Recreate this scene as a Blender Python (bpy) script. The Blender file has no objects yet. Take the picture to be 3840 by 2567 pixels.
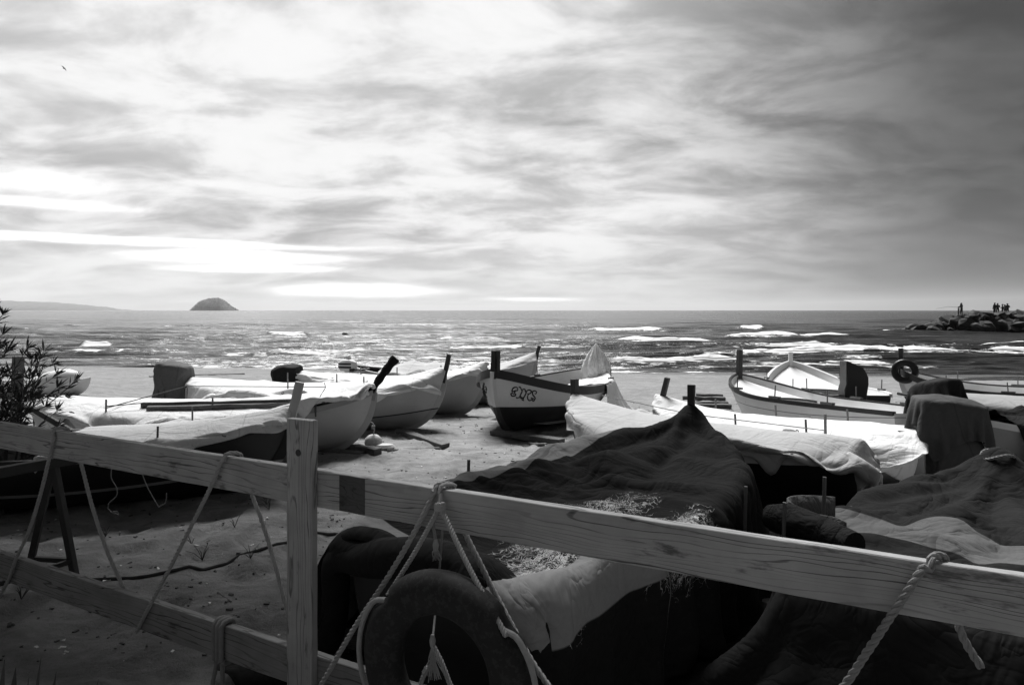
import bpy, bmesh, math, random
import numpy as np
from mathutils import Vector, Matrix, noise as mnoise

SC = bpy.context.scene
COL = SC.collection
R = math.radians
rng = np.random.default_rng(7)
random.seed(7)

# ------------------------------------------------------------------ camera
CAMZ = 1.65
FPX = 2560.0            # focal length in pixels of the 3840 px wide photograph
HORY = 1163.0           # horizon row of the photograph
cam = bpy.data.cameras.new('camera')
cam.sensor_width = 36.0
cam.lens = 24.0
cam.shift_y = -(1283.5 - HORY) / 3840.0
cam.clip_start = 0.05
cam.clip_end = 90000.0
cam_o = bpy.data.objects.new('camera', cam)
cam_o.location = (0, 0, CAMZ)
cam_o.rotation_euler = (R(90), 0, 0)
COL.objects.link(cam_o)
SC.camera = cam_o

# ------------------------------------------------------------------ light
SUN_AZ, SUN_EL = R(-14), R(57)
sun_pos = Vector((math.sin(SUN_AZ) * math.cos(SUN_EL), math.cos(SUN_AZ) * math.cos(SUN_EL), math.sin(SUN_EL)))
sl = bpy.data.lights.new('sun', 'SUN')
sl.energy = 1.5
sl.angle = R(28)
sl.color = (1, 1, 1)
so = bpy.data.objects.new('sun', sl)
so.rotation_euler = sun_pos.to_track_quat('Z', 'Y').to_euler()
so.location = (0, 0, 30)
COL.objects.link(so)

vs = SC.view_settings
vs.view_transform = 'Standard'
vs.look = 'None'
vs.exposure = 2.2
vs.gamma = 1.0
vs.use_curve_mapping = False


class NT:
    """small helper to write node trees"""
    def __init__(s, tree):
        s.t = tree

    def n(s, typ, **kw):
        nd = s.t.nodes.new(typ)
        for k, v in kw.items():
            setattr(nd, k, v)
        return nd

    def put(s, sock, v):
        if isinstance(v, bpy.types.NodeSocket):
            s.t.links.new(v, sock)
        elif v is not None:
            if sock.type == 'RGBA' and not hasattr(v, '__len__'):
                v = (v, v, v, 1)
            elif sock.type == 'VECTOR' and not hasattr(v, '__len__'):
                v = (v, v, v)
            sock.default_value = v

    def m(s, op, a, b=None, c=None, clamp=False):
        nd = s.n('ShaderNodeMath', operation=op, use_clamp=clamp)
        s.put(nd.inputs[0], a)
        if b is not None: s.put(nd.inputs[1], b)
        if c is not None: s.put(nd.inputs[2], c)
        return nd.outputs[0]

    def v(s, op, a, b=None):
        nd = s.n('ShaderNodeVectorMath', operation=op)
        s.put(nd.inputs[0], a)
        if b is not None: s.put(nd.inputs[1], b)
        return nd.outputs[1] if op in ('DOT_PRODUCT', 'LENGTH') else nd.outputs[0]

    def ss(s, x, lo, hi, a=0.0, b=1.0):
        nd = s.n('ShaderNodeMapRange', interpolation_type='SMOOTHSTEP')
        s.put(nd.inputs[0], x)
        for i, q in enumerate((lo, hi, a, b)):
            nd.inputs[i + 1].default_value = q
        return nd.outputs[0]

    def lin(s, x, lo, hi, a=0.0, b=1.0):
        nd = s.n('ShaderNodeMapRange', clamp=True)
        s.put(nd.inputs[0], x)
        for i, q in enumerate((lo, hi, a, b)):
            nd.inputs[i + 1].default_value = q
        return nd.outputs[0]

    def noise(s, vec, scale, detail=4, rough=.55, dist=0.0):
        nd = s.n('ShaderNodeTexNoise')
        s.put(nd.inputs['Vector'], vec)
        nd.inputs['Scale'].default_value = scale
        nd.inputs['Detail'].default_value = detail
        nd.inputs['Roughness'].default_value = rough
        nd.inputs['Distortion'].default_value = dist
        return nd.outputs[0]

    def voro(s, vec, scale, feature='F1', rand=1.0):
        nd = s.n('ShaderNodeTexVoronoi', feature=feature)
        s.put(nd.inputs['Vector'], vec)
        nd.inputs['Scale'].default_value = scale
        nd.inputs['Randomness'].default_value = rand
        return nd.outputs['Distance']

    def scale(s, vec, sc, loc=(0, 0, 0), rot=(0, 0, 0)):
        nd = s.n('ShaderNodeMapping')
        s.put(nd.inputs[0], vec)
        nd.inputs['Location'].default_value = loc
        nd.inputs['Rotation'].default_value = rot
        nd.inputs['Scale'].default_value = sc
        return nd.outputs[0]

    def mix(s, f, a, b):
        nd = s.n('ShaderNodeMix', data_type='FLOAT')
        s.put(nd.inputs[0], f); s.put(nd.inputs[2], a); s.put(nd.inputs[3], b)
        return nd.outputs[0]

    def sep(s, vec):
        nd = s.n('ShaderNodeSeparateXYZ')
        s.put(nd.inputs[0], vec)
        return nd.outputs

    def comb(s, x=0.0, y=0.0, z=0.0):
        nd = s.n('ShaderNodeCombineXYZ')
        for i, q in enumerate((x, y, z)):
            s.put(nd.inputs[i], q)
        return nd.outputs[0]

    def bump(s, h, strength=.4, dist=.01, normal=None):
        nd = s.n('ShaderNodeBump')
        s.put(nd.inputs['Height'], h)
        nd.inputs['Strength'].default_value = strength
        nd.inputs['Distance'].default_value = dist
        if normal is not None: s.put(nd.inputs['Normal'], normal)
        return nd.outputs[0]


# ------------------------------------------------------------------ world: overcast sky, brighter towards the hidden sun
world = bpy.data.worlds.new('World')
SC.world = world
world.use_nodes = True
wt = world.node_tree
wt.nodes.clear()
w = NT(wt)
D_ = w.v('NORMALIZE', w.n('ShaderNodeTexCoord').outputs['Generated'])
dx, dy, dz = w.sep(D_)
zc = w.m('MAXIMUM', dz, 0.0)
q = w.m('DIVIDE', 1.0, w.m('ADD', zc, 0.20))
pl = w.comb(w.m('MULTIPLY', dx, q), w.m('MULTIPLY', dy, q), 0.0)
az = w.m('ARCTAN2', dx, dy)
n_big = w.noise(w.scale(pl, (.62, .95, 1), (3.1, .6, 0), (0, 0, R(-14))), .72, 3, .5, .35)
n_mid = w.noise(w.scale(pl, (.9, 1.25, 1), (7.7, 2.2, 0), (0, 0, R(-12))), 2.3, 9, .60, .35)
n_fin = w.noise(w.scale(pl, (.8, 1.5, 1), (1.7, 5.2, 0)), 5.0, 5, .6, .2)
toward = w.v('DOT_PRODUCT', D_, Vector((-.27, .95, .13)).normalized())
lum = w.ss(toward, .64, 1.0, .06, .62)
tex = w.m('ADD', w.m('MULTIPLY', w.m('SUBTRACT', n_big, .5), 1.5), w.m('MULTIPLY', w.m('SUBTRACT', w.ss(n_mid, .33, .67), .5), .95))
tex = w.m('ADD', tex, w.m('MULTIPLY', w.m('SUBTRACT', n_fin, .5), .30))
tex = w.m('MULTIPLY', tex, w.ss(dz, .0, .16, .45, 1.0))
lum = w.m('SMOOTH_MIN', w.m('MULTIPLY', lum, .30), .168, .06)
lum = w.m('MULTIPLY', lum, w.m('MAXIMUM', w.m('ADD', w.m('MULTIPLY', tex, .78), 1.0), .25))
# thin breaks in the cloud low over the sea, where the sky behind shines through
sky = w.n('ShaderNodeTexSky', sky_type='NISHITA')
sky.sun_disc = False
sky.sun_elevation = SUN_EL
sky.sun_rotation = SUN_AZ
sky.dust_density = 3.0
bw = w.n('ShaderNodeRGBToBW')
wt.links.new(sky.outputs[0], bw.inputs[0])
clear = w.m('MULTIPLY', bw.outputs[0], .12)
el_w = w.m('ADD', dz, w.m('MULTIPLY', w.m('SUBTRACT', w.noise(w.comb(w.m('MULTIPLY', az, 5.0), w.m('MULTIPLY', dz, 30.0), 0.0), 1.0, 4),   .5), .012))
gap = None
for ga, ge, wa, we, k in ((-.225, .028, .085, .0065, 1.0), (-.38, .073, .09, .0055, .9), (-.55, .088, .22, .0036, .7), (.035, .0155, .05, .0026, .7), (-.60, .150, .16, .016, .10), (-.36, .057, .075, .0035, .7), (-.68, .128, .14, .005, .35)):
    g = w.m('ADD', w.m('POWER', w.m('DIVIDE', w.m('SUBTRACT', az, ga), wa), 2.0), w.m('POWER', w.m('ABSOLUTE', w.m('DIVIDE', w.m('SUBTRACT', el_w, ge), we)), 2.0))
    g = w.m('MULTIPLY', w.m('EXPONENT', w.m('MULTIPLY', g, -1.0)), k)
    gap = g if gap is None else w.m('ADD', gap, g)
capped = w.m('SMOOTH_MIN', lum, .205, .04)
total = w.m('ADD', capped, w.m('MULTIPLY', gap, w.m('ADD', clear, .12)))
bg = w.n('ShaderNodeBackground')
wt.links.new(total, bg.inputs[0])
bg.inputs[1].default_value = 1.0
wo = w.n('ShaderNodeOutputWorld')
wt.links.new(bg.outputs[0], wo.inputs[0])


# ------------------------------------------------------------------ object helpers
def tag(o, label=None, cat=None, group=None, kind=None):
    if label: o['label'] = label
    if cat: o['category'] = cat
    if group: o['group'] = group
    if kind: o['kind'] = kind
    return o


def empty(name, loc=(0, 0, 0), label=None, cat=None, group=None, mat=None):
    o = bpy.data.objects.new(name, None)
    o.empty_display_size = .1
    if mat is not None: o.matrix_world = mat
    else: o.location = loc
    COL.objects.link(o)
    return tag(o, label, cat, group)


def mesh(name, verts, faces, mat=None, parent=None, smooth=True, loc=None, mats=None, midx=None):
    me = bpy.data.meshes.new(name)
    verts = [tuple(map(float, p)) for p in verts]
    me.from_pydata(verts, [], [tuple(map(int, f)) for f in faces])
    for mm in (mats or [mat]):
        me.materials.append(mm)
    if midx is not None:
        me.polygons.foreach_set('material_index', np.asarray(midx, dtype=np.int32))
    if smooth:
        me.polygons.foreach_set('use_smooth', np.ones(len(me.polygons), dtype=bool))
    me.update()
    return link(name, me, parent, loc)


def link(name, me, parent=None, loc=None):
    o = bpy.data.objects.new(name, me)
    COL.objects.link(o)
    if parent is not None: o.parent = parent
    if loc is not None: o.location = loc
    return o


def recenter(o):
    """origin of a top-level mesh goes to the bottom centre of the thing"""
    me = o.data
    n = len(me.vertices)
    a = np.empty(n * 3, dtype=np.float32)
    me.vertices.foreach_get('co', a)
    a = a.reshape(-1, 3)
    c = (a.min(0) + a.max(0)) / 2
    c[2] = a[:, 2].min()
    me.vertices.foreach_set('co', (a - c).ravel())
    me.update()
    o.location = o.matrix_world @ Vector(c.tolist()) if o.parent is None else Vector(c.tolist())
    return o


class MB:
    """collects boxes, tubes and lathes into one mesh"""
    def __init__(s):
        s.v = []; s.f = []

    def add(s, vs_, fs_):
        k = len(s.v)
        s.v += [tuple(p) for p in vs_]
        s.f += [tuple(i + k for i in f) for f in fs_]
        return s

    def box(s, c, d, rot=None, jit=0.0):
        vv = []
        for sx in (-1, 1):
            for sy in (-1, 1):
                for sz in (-1, 1):
                    p = Vector((sx * d[0] / 2, sy * d[1] / 2, sz * d[2] / 2))
                    if jit: p += Vector((random.uniform(-jit, jit), random.uniform(-jit, jit), random.uniform(-jit, jit)))
                    if rot is not None: p = rot @ p
                    vv.append(p + Vector(c))
        return s.add(vv, [(0, 1, 3, 2), (4, 6, 7, 5), (0, 4, 5, 1), (2, 3, 7, 6), (0, 2, 6, 4), (1, 5, 7, 3)])

    def beam(s, a, b, wd, ht, up=(0, 0, 1), seg=1, jit=0.0):
        a, b = Vector(a), Vector(b)
        d = (b - a).normalized()
        y = Vector(up).cross(d)
        if y.length < 1e-5: y = Vector((1, 0, 0))
        y.normalize()
        z = d.cross(y)
        vv, ff = [], []
        for i in range(seg + 1):
            c = a.lerp(b, i / seg)
            for sy, sz in ((-1, -1), (1, -1), (1, 1), (-1, 1)):
                vv.append(c + y * (sy * wd / 2 + random.uniform(-jit, jit)) + z * (sz * ht / 2 + random.uniform(-jit, jit)))
        for i in range(seg):
            for k in range(4):
                ff.append((i * 4 + k, i * 4 + (k + 1) % 4, i * 4 + 4 + (k + 1) % 4, i * 4 + 4 + k))
        ff += [(3, 2, 1, 0), tuple(seg * 4 + k for k in range(4))]
        return s.add(vv, ff)

    def tube(s, pts, r, n=8, cap=True, flat=None):
        pts = [Vector(p) for p in pts]
        m_ = len(pts)
        rr = r if hasattr(r, '__len__') else [r] * m_
        vv, ff = [], []
        t0 = (pts[1] - pts[0]).normalized()
        u = t0.orthogonal().normalized()
        for i, p in enumerate(pts):
            t = (pts[min(i + 1, m_ - 1)] - pts[max(i - 1, 0)])
            t = t.normalized() if t.length > 1e-9 else t0
            u = (u - t * u.dot(t))
            u = u.normalized() if u.length > 1e-6 else t.orthogonal().normalized()
            b = t.cross(u)
            for k in range(n):
                a = 2 * math.pi * k / n
                vv.append(p + u * (math.cos(a) * rr[i]) + b * (math.sin(a) * rr[i]))
        for i in range(m_ - 1):
            for k in range(n):
                ff.append((i * n + k, i * n + (k + 1) % n, (i + 1) * n + (k + 1) % n, (i + 1) * n + k))
        if cap:
            ff += [tuple(range(n - 1, -1, -1)), tuple((m_ - 1) * n + k for k in range(n))]
        return s.add(vv, ff)

    def lathe(s, prof, n=16, c=(0, 0, 0), squash=(1, 1), fold=None):
        vv, ff = [], []
        for i, (r, z) in enumerate(prof):
            for k in range(n):
                a = 2 * math.pi * k / n
                q_ = r * (1 + (fold(a, i / (len(prof) - 1)) if fold else 0))
                vv.append((c[0] + q_ * math.cos(a) * squash[0], c[1] + q_ * math.sin(a) * squash[1], c[2] + z))
        for i in range(len(prof) - 1):
            for k in range(n):
                ff.append((i * n + k, i * n + (k + 1) % n, (i + 1) * n + (k + 1) % n, (i + 1) * n + k))
        ff += [tuple(range(n - 1, -1, -1)), tuple((len(prof) - 1) * n + k for k in range(n))]
        return s.add(vv, ff)

    def build(s, name, mat, parent=None, smooth=True, bevel=0.0, loc=None):
        o = mesh(name, s.v, s.f, mat, parent, smooth, loc)
        if bevel:
            bm_ = o.modifiers.new('bevel', 'BEVEL')
            bm_.width = bevel; bm_.segments = 2; bm_.limit_method = 'ANGLE'; bm_.angle_limit = R(40)
        if smooth:
            o.data.set_sharp_from_angle(angle=R(38))
        return o


def catmull(pts, step):
    pts = [Vector(p) for p in pts]
    out = []
    for i in range(len(pts) - 1):
        p0, p1, p2, p3 = pts[max(i - 1, 0)], pts[i], pts[i + 1], pts[min(i + 2, len(pts) - 1)]
        n = max(1, int((p2 - p1).length / step))
        for k in range(n):
            t = k / n
            out.append(.5 * ((2 * p1) + (p2 - p0) * t + (2 * p0 - 5 * p1 + 4 * p2 - p3) * t * t + (3 * p1 - p0 - 3 * p2 + p3) * t ** 3))
    out.append(pts[-1])
    return out


def twisted(mb, pts, r, pitch=None, step=None, strands=3, n=7):
    """laid rope: strands that wind round each other"""
    pitch = pitch or r * 7.0
    step = step or pitch / 9
    path = catmull(pts, step)
    t0 = (path[1] - path[0]).normalized()
    u = t0.orthogonal().normalized()
    lines = [[] for _ in range(strands)]
    dist = 0.0
    for i, p in enumerate(path):
        t = path[min(i + 1, len(path) - 1)] - path[max(i - 1, 0)]
        t = t.normalized() if t.length > 1e-9 else t0
        u = (u - t * u.dot(t)).normalized()
        b = t.cross(u)
        if i: dist += (p - path[i - 1]).length
        for k in range(strands):
            a = 2 * math.pi * (dist / pitch + k / strands)
            lines[k].append(p + (u * math.cos(a) + b * math.sin(a)) * r * .52)
    for l_ in lines:
        mb.tube(l_, r * .55, n)
    return mb


def px(x, y, Y):
    """point of the place seen at photograph pixel (x, y) at distance Y"""
    return Vector(((x - 1920) / FPX * Y, Y, CAMZ - (y - HORY) / FPX * Y))


def ground_z(X, Y):
    s_ = Y + .131 * X - 4
    return -.0384 * np.maximum(0, s_)


def gpx(x, y):
    """where the ray through a pixel meets the beach"""
    Y = 5.0
    for _ in range(40):
        Y = (CAMZ - float(ground_z((x - 1920) / FPX * Y, Y))) * FPX / (y - HORY)
    p = px(x, y, Y)
    return p


# ------------------------------------------------------------------ materials (the photograph is black and white: all greys)
def material(name):
    m_ = bpy.data.materials.new(name)
    m_.use_nodes = True
    t = m_.node_tree
    return m_, NT(t), t.nodes['Principled BSDF']


def coord(h, kind='Object'):
    return h.n('ShaderNodeTexCoord').outputs[kind]


def paint(name, col, rough=.5, var=.15, sc=6.0, bump=.15, spec=.4, grime=.0, detail=6):
    m_, h, p = material(name)
    c = coord(h)
    n1 = h.noise(c, sc, detail, .6)
    n2 = h.noise(c, sc * 9, 4, .6)
    f = h.m('ADD', 1.0, h.m('ADD', h.m('MULTIPLY', h.m('SUBTRACT', n1, .5), var * 2), h.m('MULTIPLY', h.m('SUBTRACT', n2, .5), var)))
    cc = h.m('MULTIPLY', f, col)
    if grime:
        g = h.ss(h.noise(c, sc * .7, 6, .7, .6), .55, .75)
        cc = h.mix(h.m('MULTIPLY', g, grime), cc, col * .25)
    h.put(p.inputs['Base Color'], cc)
    h.put(p.inputs['Roughness'], h.lin(n1, .3, .7, rough * .85, min(1, rough * 1.15)))
    p.inputs['Specular IOR Level'].default_value = spec
    if bump: h.put(p.inputs['Normal'], h.bump(h.m('ADD', n2, h.m('MULTIPLY', n1, 2.0)), bump, .004))
    return m_


def hull_paint(name, top, bottom, zline, rise=0.0, stripe=None, L=4.0, grime=.3):
    """boat hull: topside colour, dark bottom paint below the waterline, worn"""
    m_, h, p = material(name)
    c = coord(h)
    x, y, z = h.sep(c)
    n1 = h.noise(c, 3.0, 6, .6, .3)
    n2 = h.noise(h.scale(c, (.5, .5, 4)), 7.0, 5, .65)
    line = h.m('ADD', zline, h.m('MULTIPLY', h.m('POWER', h.m('ABSOLUTE', h.m('DIVIDE', h.m('SUBTRACT', x, L * .5), L * .5)), 2.0), rise))
    f = h.ss(h.m('SUBTRACT', z, line), -.004, .004)
    cc = h.mix(f, bottom, top)
    if stripe:
        z1, wd, sc_ = stripe
        zz = h.m('ABSOLUTE', h.m('SUBTRACT', h.m('SUBTRACT', z, line), z1))
        cc = h.mix(h.ss(zz, wd, wd + .004, 1.0, 0.0), cc, sc_)
    cc = h.m('MULTIPLY', cc, h.m('ADD', 1.0, h.m('MULTIPLY', h.m('SUBTRACT', n1, .5), .35)))
    wear = h.ss(n2, .60, .72)
    cc = h.mix(h.m('MULTIPLY', wear, grime), cc, .18)
    h.put(p.inputs['Base Color'], cc)
    h.put(p.inputs['Roughness'], h.lin(n1, .3, .7, .35, .6))
    h.put(p.inputs['Normal'], h.bump(h.m('ADD', n1, h.m('MULTIPLY', n2, .5)), .12, .006))
    return m_


def canvas(name, col, rough=.75, stripes=None, frayed=False, stain=.12, wr=1.0):
    """tarpaulin; uv = cloth coordinates in metres (x along, y across)"""
    m_, h, p = material(name)
    uv = h.n('ShaderNodeUVMap', uv_map='cloth').outputs[0]
    u, v_, _ = h.sep(uv)
    big = h.noise(uv, 1.6, 5, .6, .4)
    fine = h.noise(uv, 40, 3, .6)
    weave = h.noise(h.scale(uv, (1, 6, 1)), 60, 2, .5)
    cc = col
    if stripes:
        lo, bands = stripes            # bands: (distance of band centre from the edge field, half width)
        d = h.n('ShaderNodeAttribute', attribute_name='edge').outputs['Fac']
        dd = h.m('ADD', d, h.m('MULTIPLY', h.m('SUBTRACT', h.noise(uv, 2.2, 3), .5), .03))
        for ce, hw in bands:
            k = h.ss(h.m('ABSOLUTE', h.m('SUBTRACT', dd, ce)), hw - .004, hw + .004, 1.0, 0.0)
            cc = h.mix(k, cc, lo)
            plain = h.m('SUBTRACT', 1.0, k)
    cc = h.m('MULTIPLY', cc, h.m('ADD', 1.0, h.m('ADD', h.m('MULTIPLY', h.m('SUBTRACT', big, .5), stain * 3), h.m('MULTIPLY', h.m('SUBTRACT', fine, .5), stain * 2))))
    w1 = h.m('ABSOLUTE', h.m('SUBTRACT', h.noise(h.scale(uv, (.8, 1.5, 1), (0, 0, 0), (0, 0, .6)), 2.2, 3, .5, 1.0), .5))
    w2 = h.m('ABSOLUTE', h.m('SUBTRACT', h.noise(h.scale(uv, (1.4, .9, 1), (3, 1, 0), (0, 0, -.4)), 5.5, 3, .5, .8), .5))
    wrk = h.m('ADD', h.m('MULTIPLY', h.m('POWER', w1, .7), 3.2), h.m('MULTIPLY', h.m('POWER', w2, .7), 1.1))
    hgt = h.m('ADD', h.m('MULTIPLY', wrk, wr), h.m('ADD', h.m('MULTIPLY', fine, .06), h.m('MULTIPLY', weave, .03)))
    fr_ = h.m('ABSOLUTE', h.m('SUBTRACT', h.m('FRACT', h.m('DIVIDE', h.m('ADD', u, 7.31), .78)), .5))
    seam = h.ss(fr_, .0, .016, 1.0, 0.0)
    cc = h.m('MULTIPLY', cc, h.m('SUBTRACT', 1.0, h.m('MULTIPLY', seam, .22)))
    hgt = h.m('ADD', hgt, h.m('MULTIPLY', h.ss(fr_, .03, .045, 1.0, 0.0), .22))
    if frayed:
        # coating that has cracked and peeled off, white threads showing in veins and patches
        a = h.n('ShaderNodeAttribute', attribute_name='fray').outputs['Fac']
        nd = h.n('ShaderNodeTexNoise'); nd.inputs['Scale'].default_value = 9.0; nd.inputs['Detail'].default_value = 5
        h.put(nd.inputs['Vector'], uv)
        off = h.v('MULTIPLY', h.v('SUBTRACT', nd.outputs[1], (.5, .5, .5)), (.22, .22, 0))
        wuv = h.v('ADD', uv, off)
        e1 = h.voro(h.scale(wuv, (1, 1.7, 1)), 9.0, 'DISTANCE_TO_EDGE')
        e2 = h.voro(h.scale(wuv, (1.2, 2.2, 1)), 26.0, 'DISTANCE_TO_EDGE')
        n3 = h.noise(h.scale(uv, (1, 1.6, 1)), 3.0, 5, .65, .5)
        msk = h.m('ADD', a, h.m('MULTIPLY', h.m('SUBTRACT', n3, .5), 1.1))
        e3 = h.voro(h.scale(wuv, (1.6, 1.0, 1), (2, 5, 0)), 46.0, 'DISTANCE_TO_EDGE')
        veins = h.m('MULTIPLY', h.ss(e1, .0, .020, 1.0, 0.0), h.ss(msk, .42, .60))
        pat = h.m('MULTIPLY', h.ss(e2, .01, .065, 1.0, 0.0), h.ss(msk, .62, .80))
        pat = h.m('MAXIMUM', pat, h.m('MULTIPLY', h.ss(e3, .015, .09, 1.0, 0.0), h.ss(msk, .78, .98)))
        k = h.m('MAXIMUM', veins, pat)
        k = h.m('MULTIPLY', h.m('MULTIPLY', k, plain), h.ss(h.noise(uv, 16, 4, .7), .34, .50))
        cc = h.mix(k, cc, .74)
        hgt = h.m('ADD', hgt, h.m('MULTIPLY', k, .5))
    h.put(p.inputs['Base Color'], cc)
    p.inputs['Roughness'].default_value = rough
    p.inputs['Specular IOR Level'].default_value = .08
    h.put(p.inputs['Normal'], h.bump(hgt, .5, .012))
    return m_


def wood(name, light, dark, sc=1.0, rough=.75, knots=True):
    """weathered softwood, grain along local x"""
    m_, h, p = material(name)
    c = coord(h)
    c2 = h.scale(c, (1.1 * sc, 9 * sc, 9 * sc))
    nd = h.n('ShaderNodeTexNoise'); nd.inputs['Scale'].default_value = .9; nd.inputs['Detail'].default_value = 3
    h.put(nd.inputs['Vector'], c2)
    wv = h.n('ShaderNodeTexWave', wave_type='BANDS', bands_direction='Z', wave_profile='SIN')
    h.put(wv.inputs['Vector'], h.v('ADD', h.scale(c, (.35 * sc, 8 * sc, 8 * sc)), h.v('MULTIPLY', nd.outputs[1], (1.4, 1.4, 1.4))))
    wv.inputs['Scale'].default_value = 2.1
    wv.inputs['Distortion'].default_value = 4.5
    wv.inputs['Detail'].default_value = 4
    wv.inputs['Detail Scale'].default_value = .8
    rings = wv.outputs[1]
    lines = h.m('MULTIPLY', h.ss(rings, .90, 1.0), h.ss(h.noise(h.scale(c, (1.2 * sc, 14 * sc, 14 * sc), (5, 2, 8)), 1.0, 3), .34, .55, .2, 1.0))
    fib = h.noise(h.scale(c, (3 * sc, 90 * sc, 90 * sc)), 1.0, 5, .65)
    blot = h.noise(c, 4.0 * sc, 5, .6)
    crack = h.ss(h.noise(h.scale(c, (2.2 * sc, 46 * sc, 46 * sc), (3, 1, 2)), 1.0, 3, .5), .67, .74)
    cc = h.mix(fib, light * .72, light * 1.18)
    cc = h.m('MULTIPLY', cc, h.lin(blot, .25, .75, .72, 1.18))
    cc = h.mix(h.m('MULTIPLY', lines, h.ss(fib, .3, .6, .35, .95)), cc, dark)
    cc = h.mix(h.m('MULTIPLY', crack, .8), cc, dark * .6)
    smudge = h.ss(h.noise(h.scale(c, (4 * sc, 16 * sc, 16 * sc), (1, 7, 3)), 1.0, 5, .7), .57, .70)
    cc = h.mix(h.m('MULTIPLY', smudge, .85), cc, dark)
    hh = h.m('SUBTRACT', h.m('MULTIPLY', fib, .5), h.m('ADD', h.m('MULTIPLY', lines, .35), h.m('MULTIPLY', crack, 1.2)))
    if knots:
        vd = h.voro(h.scale(c, (1.7 * sc, 4.2 * sc, 4.2 * sc), (.37, .2, .1)), 1.0)
        kn = h.ss(vd, .05, .11, 1.0, 0.0)
        cc = h.mix(h.m('MULTIPLY', kn, .55), cc, dark)
    h.put(p.inputs['Base Color'], cc)
    p.inputs['Roughness'].default_value = rough
    p.inputs['Specular IOR Level'].default_value = .3
    h.put(p.inputs['Normal'], h.bump(hh, .6, .004))
    return m_


M = {}
M['white_paint'] = paint('white_paint', .72, .45, .08, 4, .1, grime=.12)
M['grey_paint'] = paint('grey_paint', .30, .5, .15, 4, .12, grime=.25)
M['black_paint'] = paint('black_paint', .018, .45, .25, 6, .15)
M['dark_wood'] = paint('dark_wood', .045, .7, .35, 9, .4)
M['cream'] = paint('cream_paint', .55, .5, .1, 5, .1, grime=.2)
M['steel'] = paint('rusty_steel', .10, .5, .3, 20, .3)
M['plastic_black'] = paint('black_plastic', .012, .35, .2, 9, .1)
M['rope_light'] = paint('pale_rope', .36, .85, .25, 30, .5, .15)
M['rope_dark'] = paint('dark_rope', .05, .85, .3, 30, .4, .15)
M['rope_mid'] = paint('grey_rope', .24, .85, .3, 30, .4, .15)
M['plank'] = wood('fence_wood', .42, .075, 1.0)
M['old_wood'] = wood('old_grey_wood', .12, .025, 1.5)
M['patch'] = wood('dark_painted_wood', .09, .03, 1.0)
def cover_cloth(name, col, stain=.25, sc=1.0):
    m_, h, p = material(name)
    c = coord(h)
    n0 = h.noise(c, 3.0 * sc, 5, .6)
    w1 = h.m('ABSOLUTE', h.m('SUBTRACT', h.noise(h.scale(c, (1, 1, .55), (0, 0, 0), (.5, .3, 0)), 4.5 * sc, 3, .5, 1.2), .5))
    w2 = h.m('ABSOLUTE', h.m('SUBTRACT', h.noise(h.scale(c, (.7, 1, 1.3), (4, 2, 1), (-.6, .4, 0)), 9.0 * sc, 3, .5, .8), .5))
    fine = h.noise(c, 90, 3, .6)
    cc = h.m('MULTIPLY', col, h.m('ADD', 1.0, h.m('ADD', h.m('MULTIPLY', h.m('SUBTRACT', n0, .5), stain * 3), h.m('MULTIPLY', h.m('SUBTRACT', fine, .5), stain * 1.5))))
    h.put(p.inputs['Base Color'], cc)
    p.inputs['Roughness'].default_value = .9
    p.inputs['Specular IOR Level'].default_value = .1
    hg = h.m('ADD', h.m('MULTIPLY', h.m('POWER', w1, .7), 2.6), h.m('ADD', h.m('POWER', w2, .7), h.m('MULTIPLY', fine, .08)))
    h.put(p.inputs['Normal'], h.bump(hg, .8, .026))
    return m_


M['cloth_grey'] = cover_cloth('grey_cover_cloth', .045)
M['cloth_dark'] = cover_cloth('dark_cover_cloth', .016)
M['cloth_white'] = cover_cloth('white_cover_cloth', .72, .06)
M['cloth_mid'] = cover_cloth('mid_grey_cover_cloth', .12)


# ------------------------------------------------------------------ numeric noise for terrain and sea
def vnoise(x, y, seed=0):
    """smooth value noise, vectorised"""
    x = np.asarray(x, float); y = np.asarray(y, float)
    xi = np.floor(x).astype(np.int64); yi = np.floor(y).astype(np.int64)
    fx = x - xi; fy = y - yi
    fx = fx * fx * fx * (fx * (fx * 6 - 15) + 10); fy = fy * fy * fy * (fy * (fy * 6 - 15) + 10)

    def hsh(a, b):
        k = (a * 374761393 + b * 668265263 + seed * 1442695041) & 0x7fffffff
        k = ((k ^ (k >> 13)) * 1274126177) & 0x7fffffff
        return ((k ^ (k >> 16)) & 0xffff) / 65535.0
    v00, v10, v01, v11 = hsh(xi, yi), hsh(xi + 1, yi), hsh(xi, yi + 1), hsh(xi + 1, yi + 1)
    return (v00 * (1 - fx) + v10 * fx) * (1 - fy) + (v01 * (1 - fx) + v11 * fx) * fy


def fbm(x, y, oct_=4, seed=0, gain=.5):
    s_ = 0; a = 1; t = 0
    for k in range(oct_):
        s_ = s_ + a * (vnoise(x * 2 ** k + 17 * k, y * 2 ** k - 9 * k, seed + k) - .5); t += a; a *= gain
    return s_ / t


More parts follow.
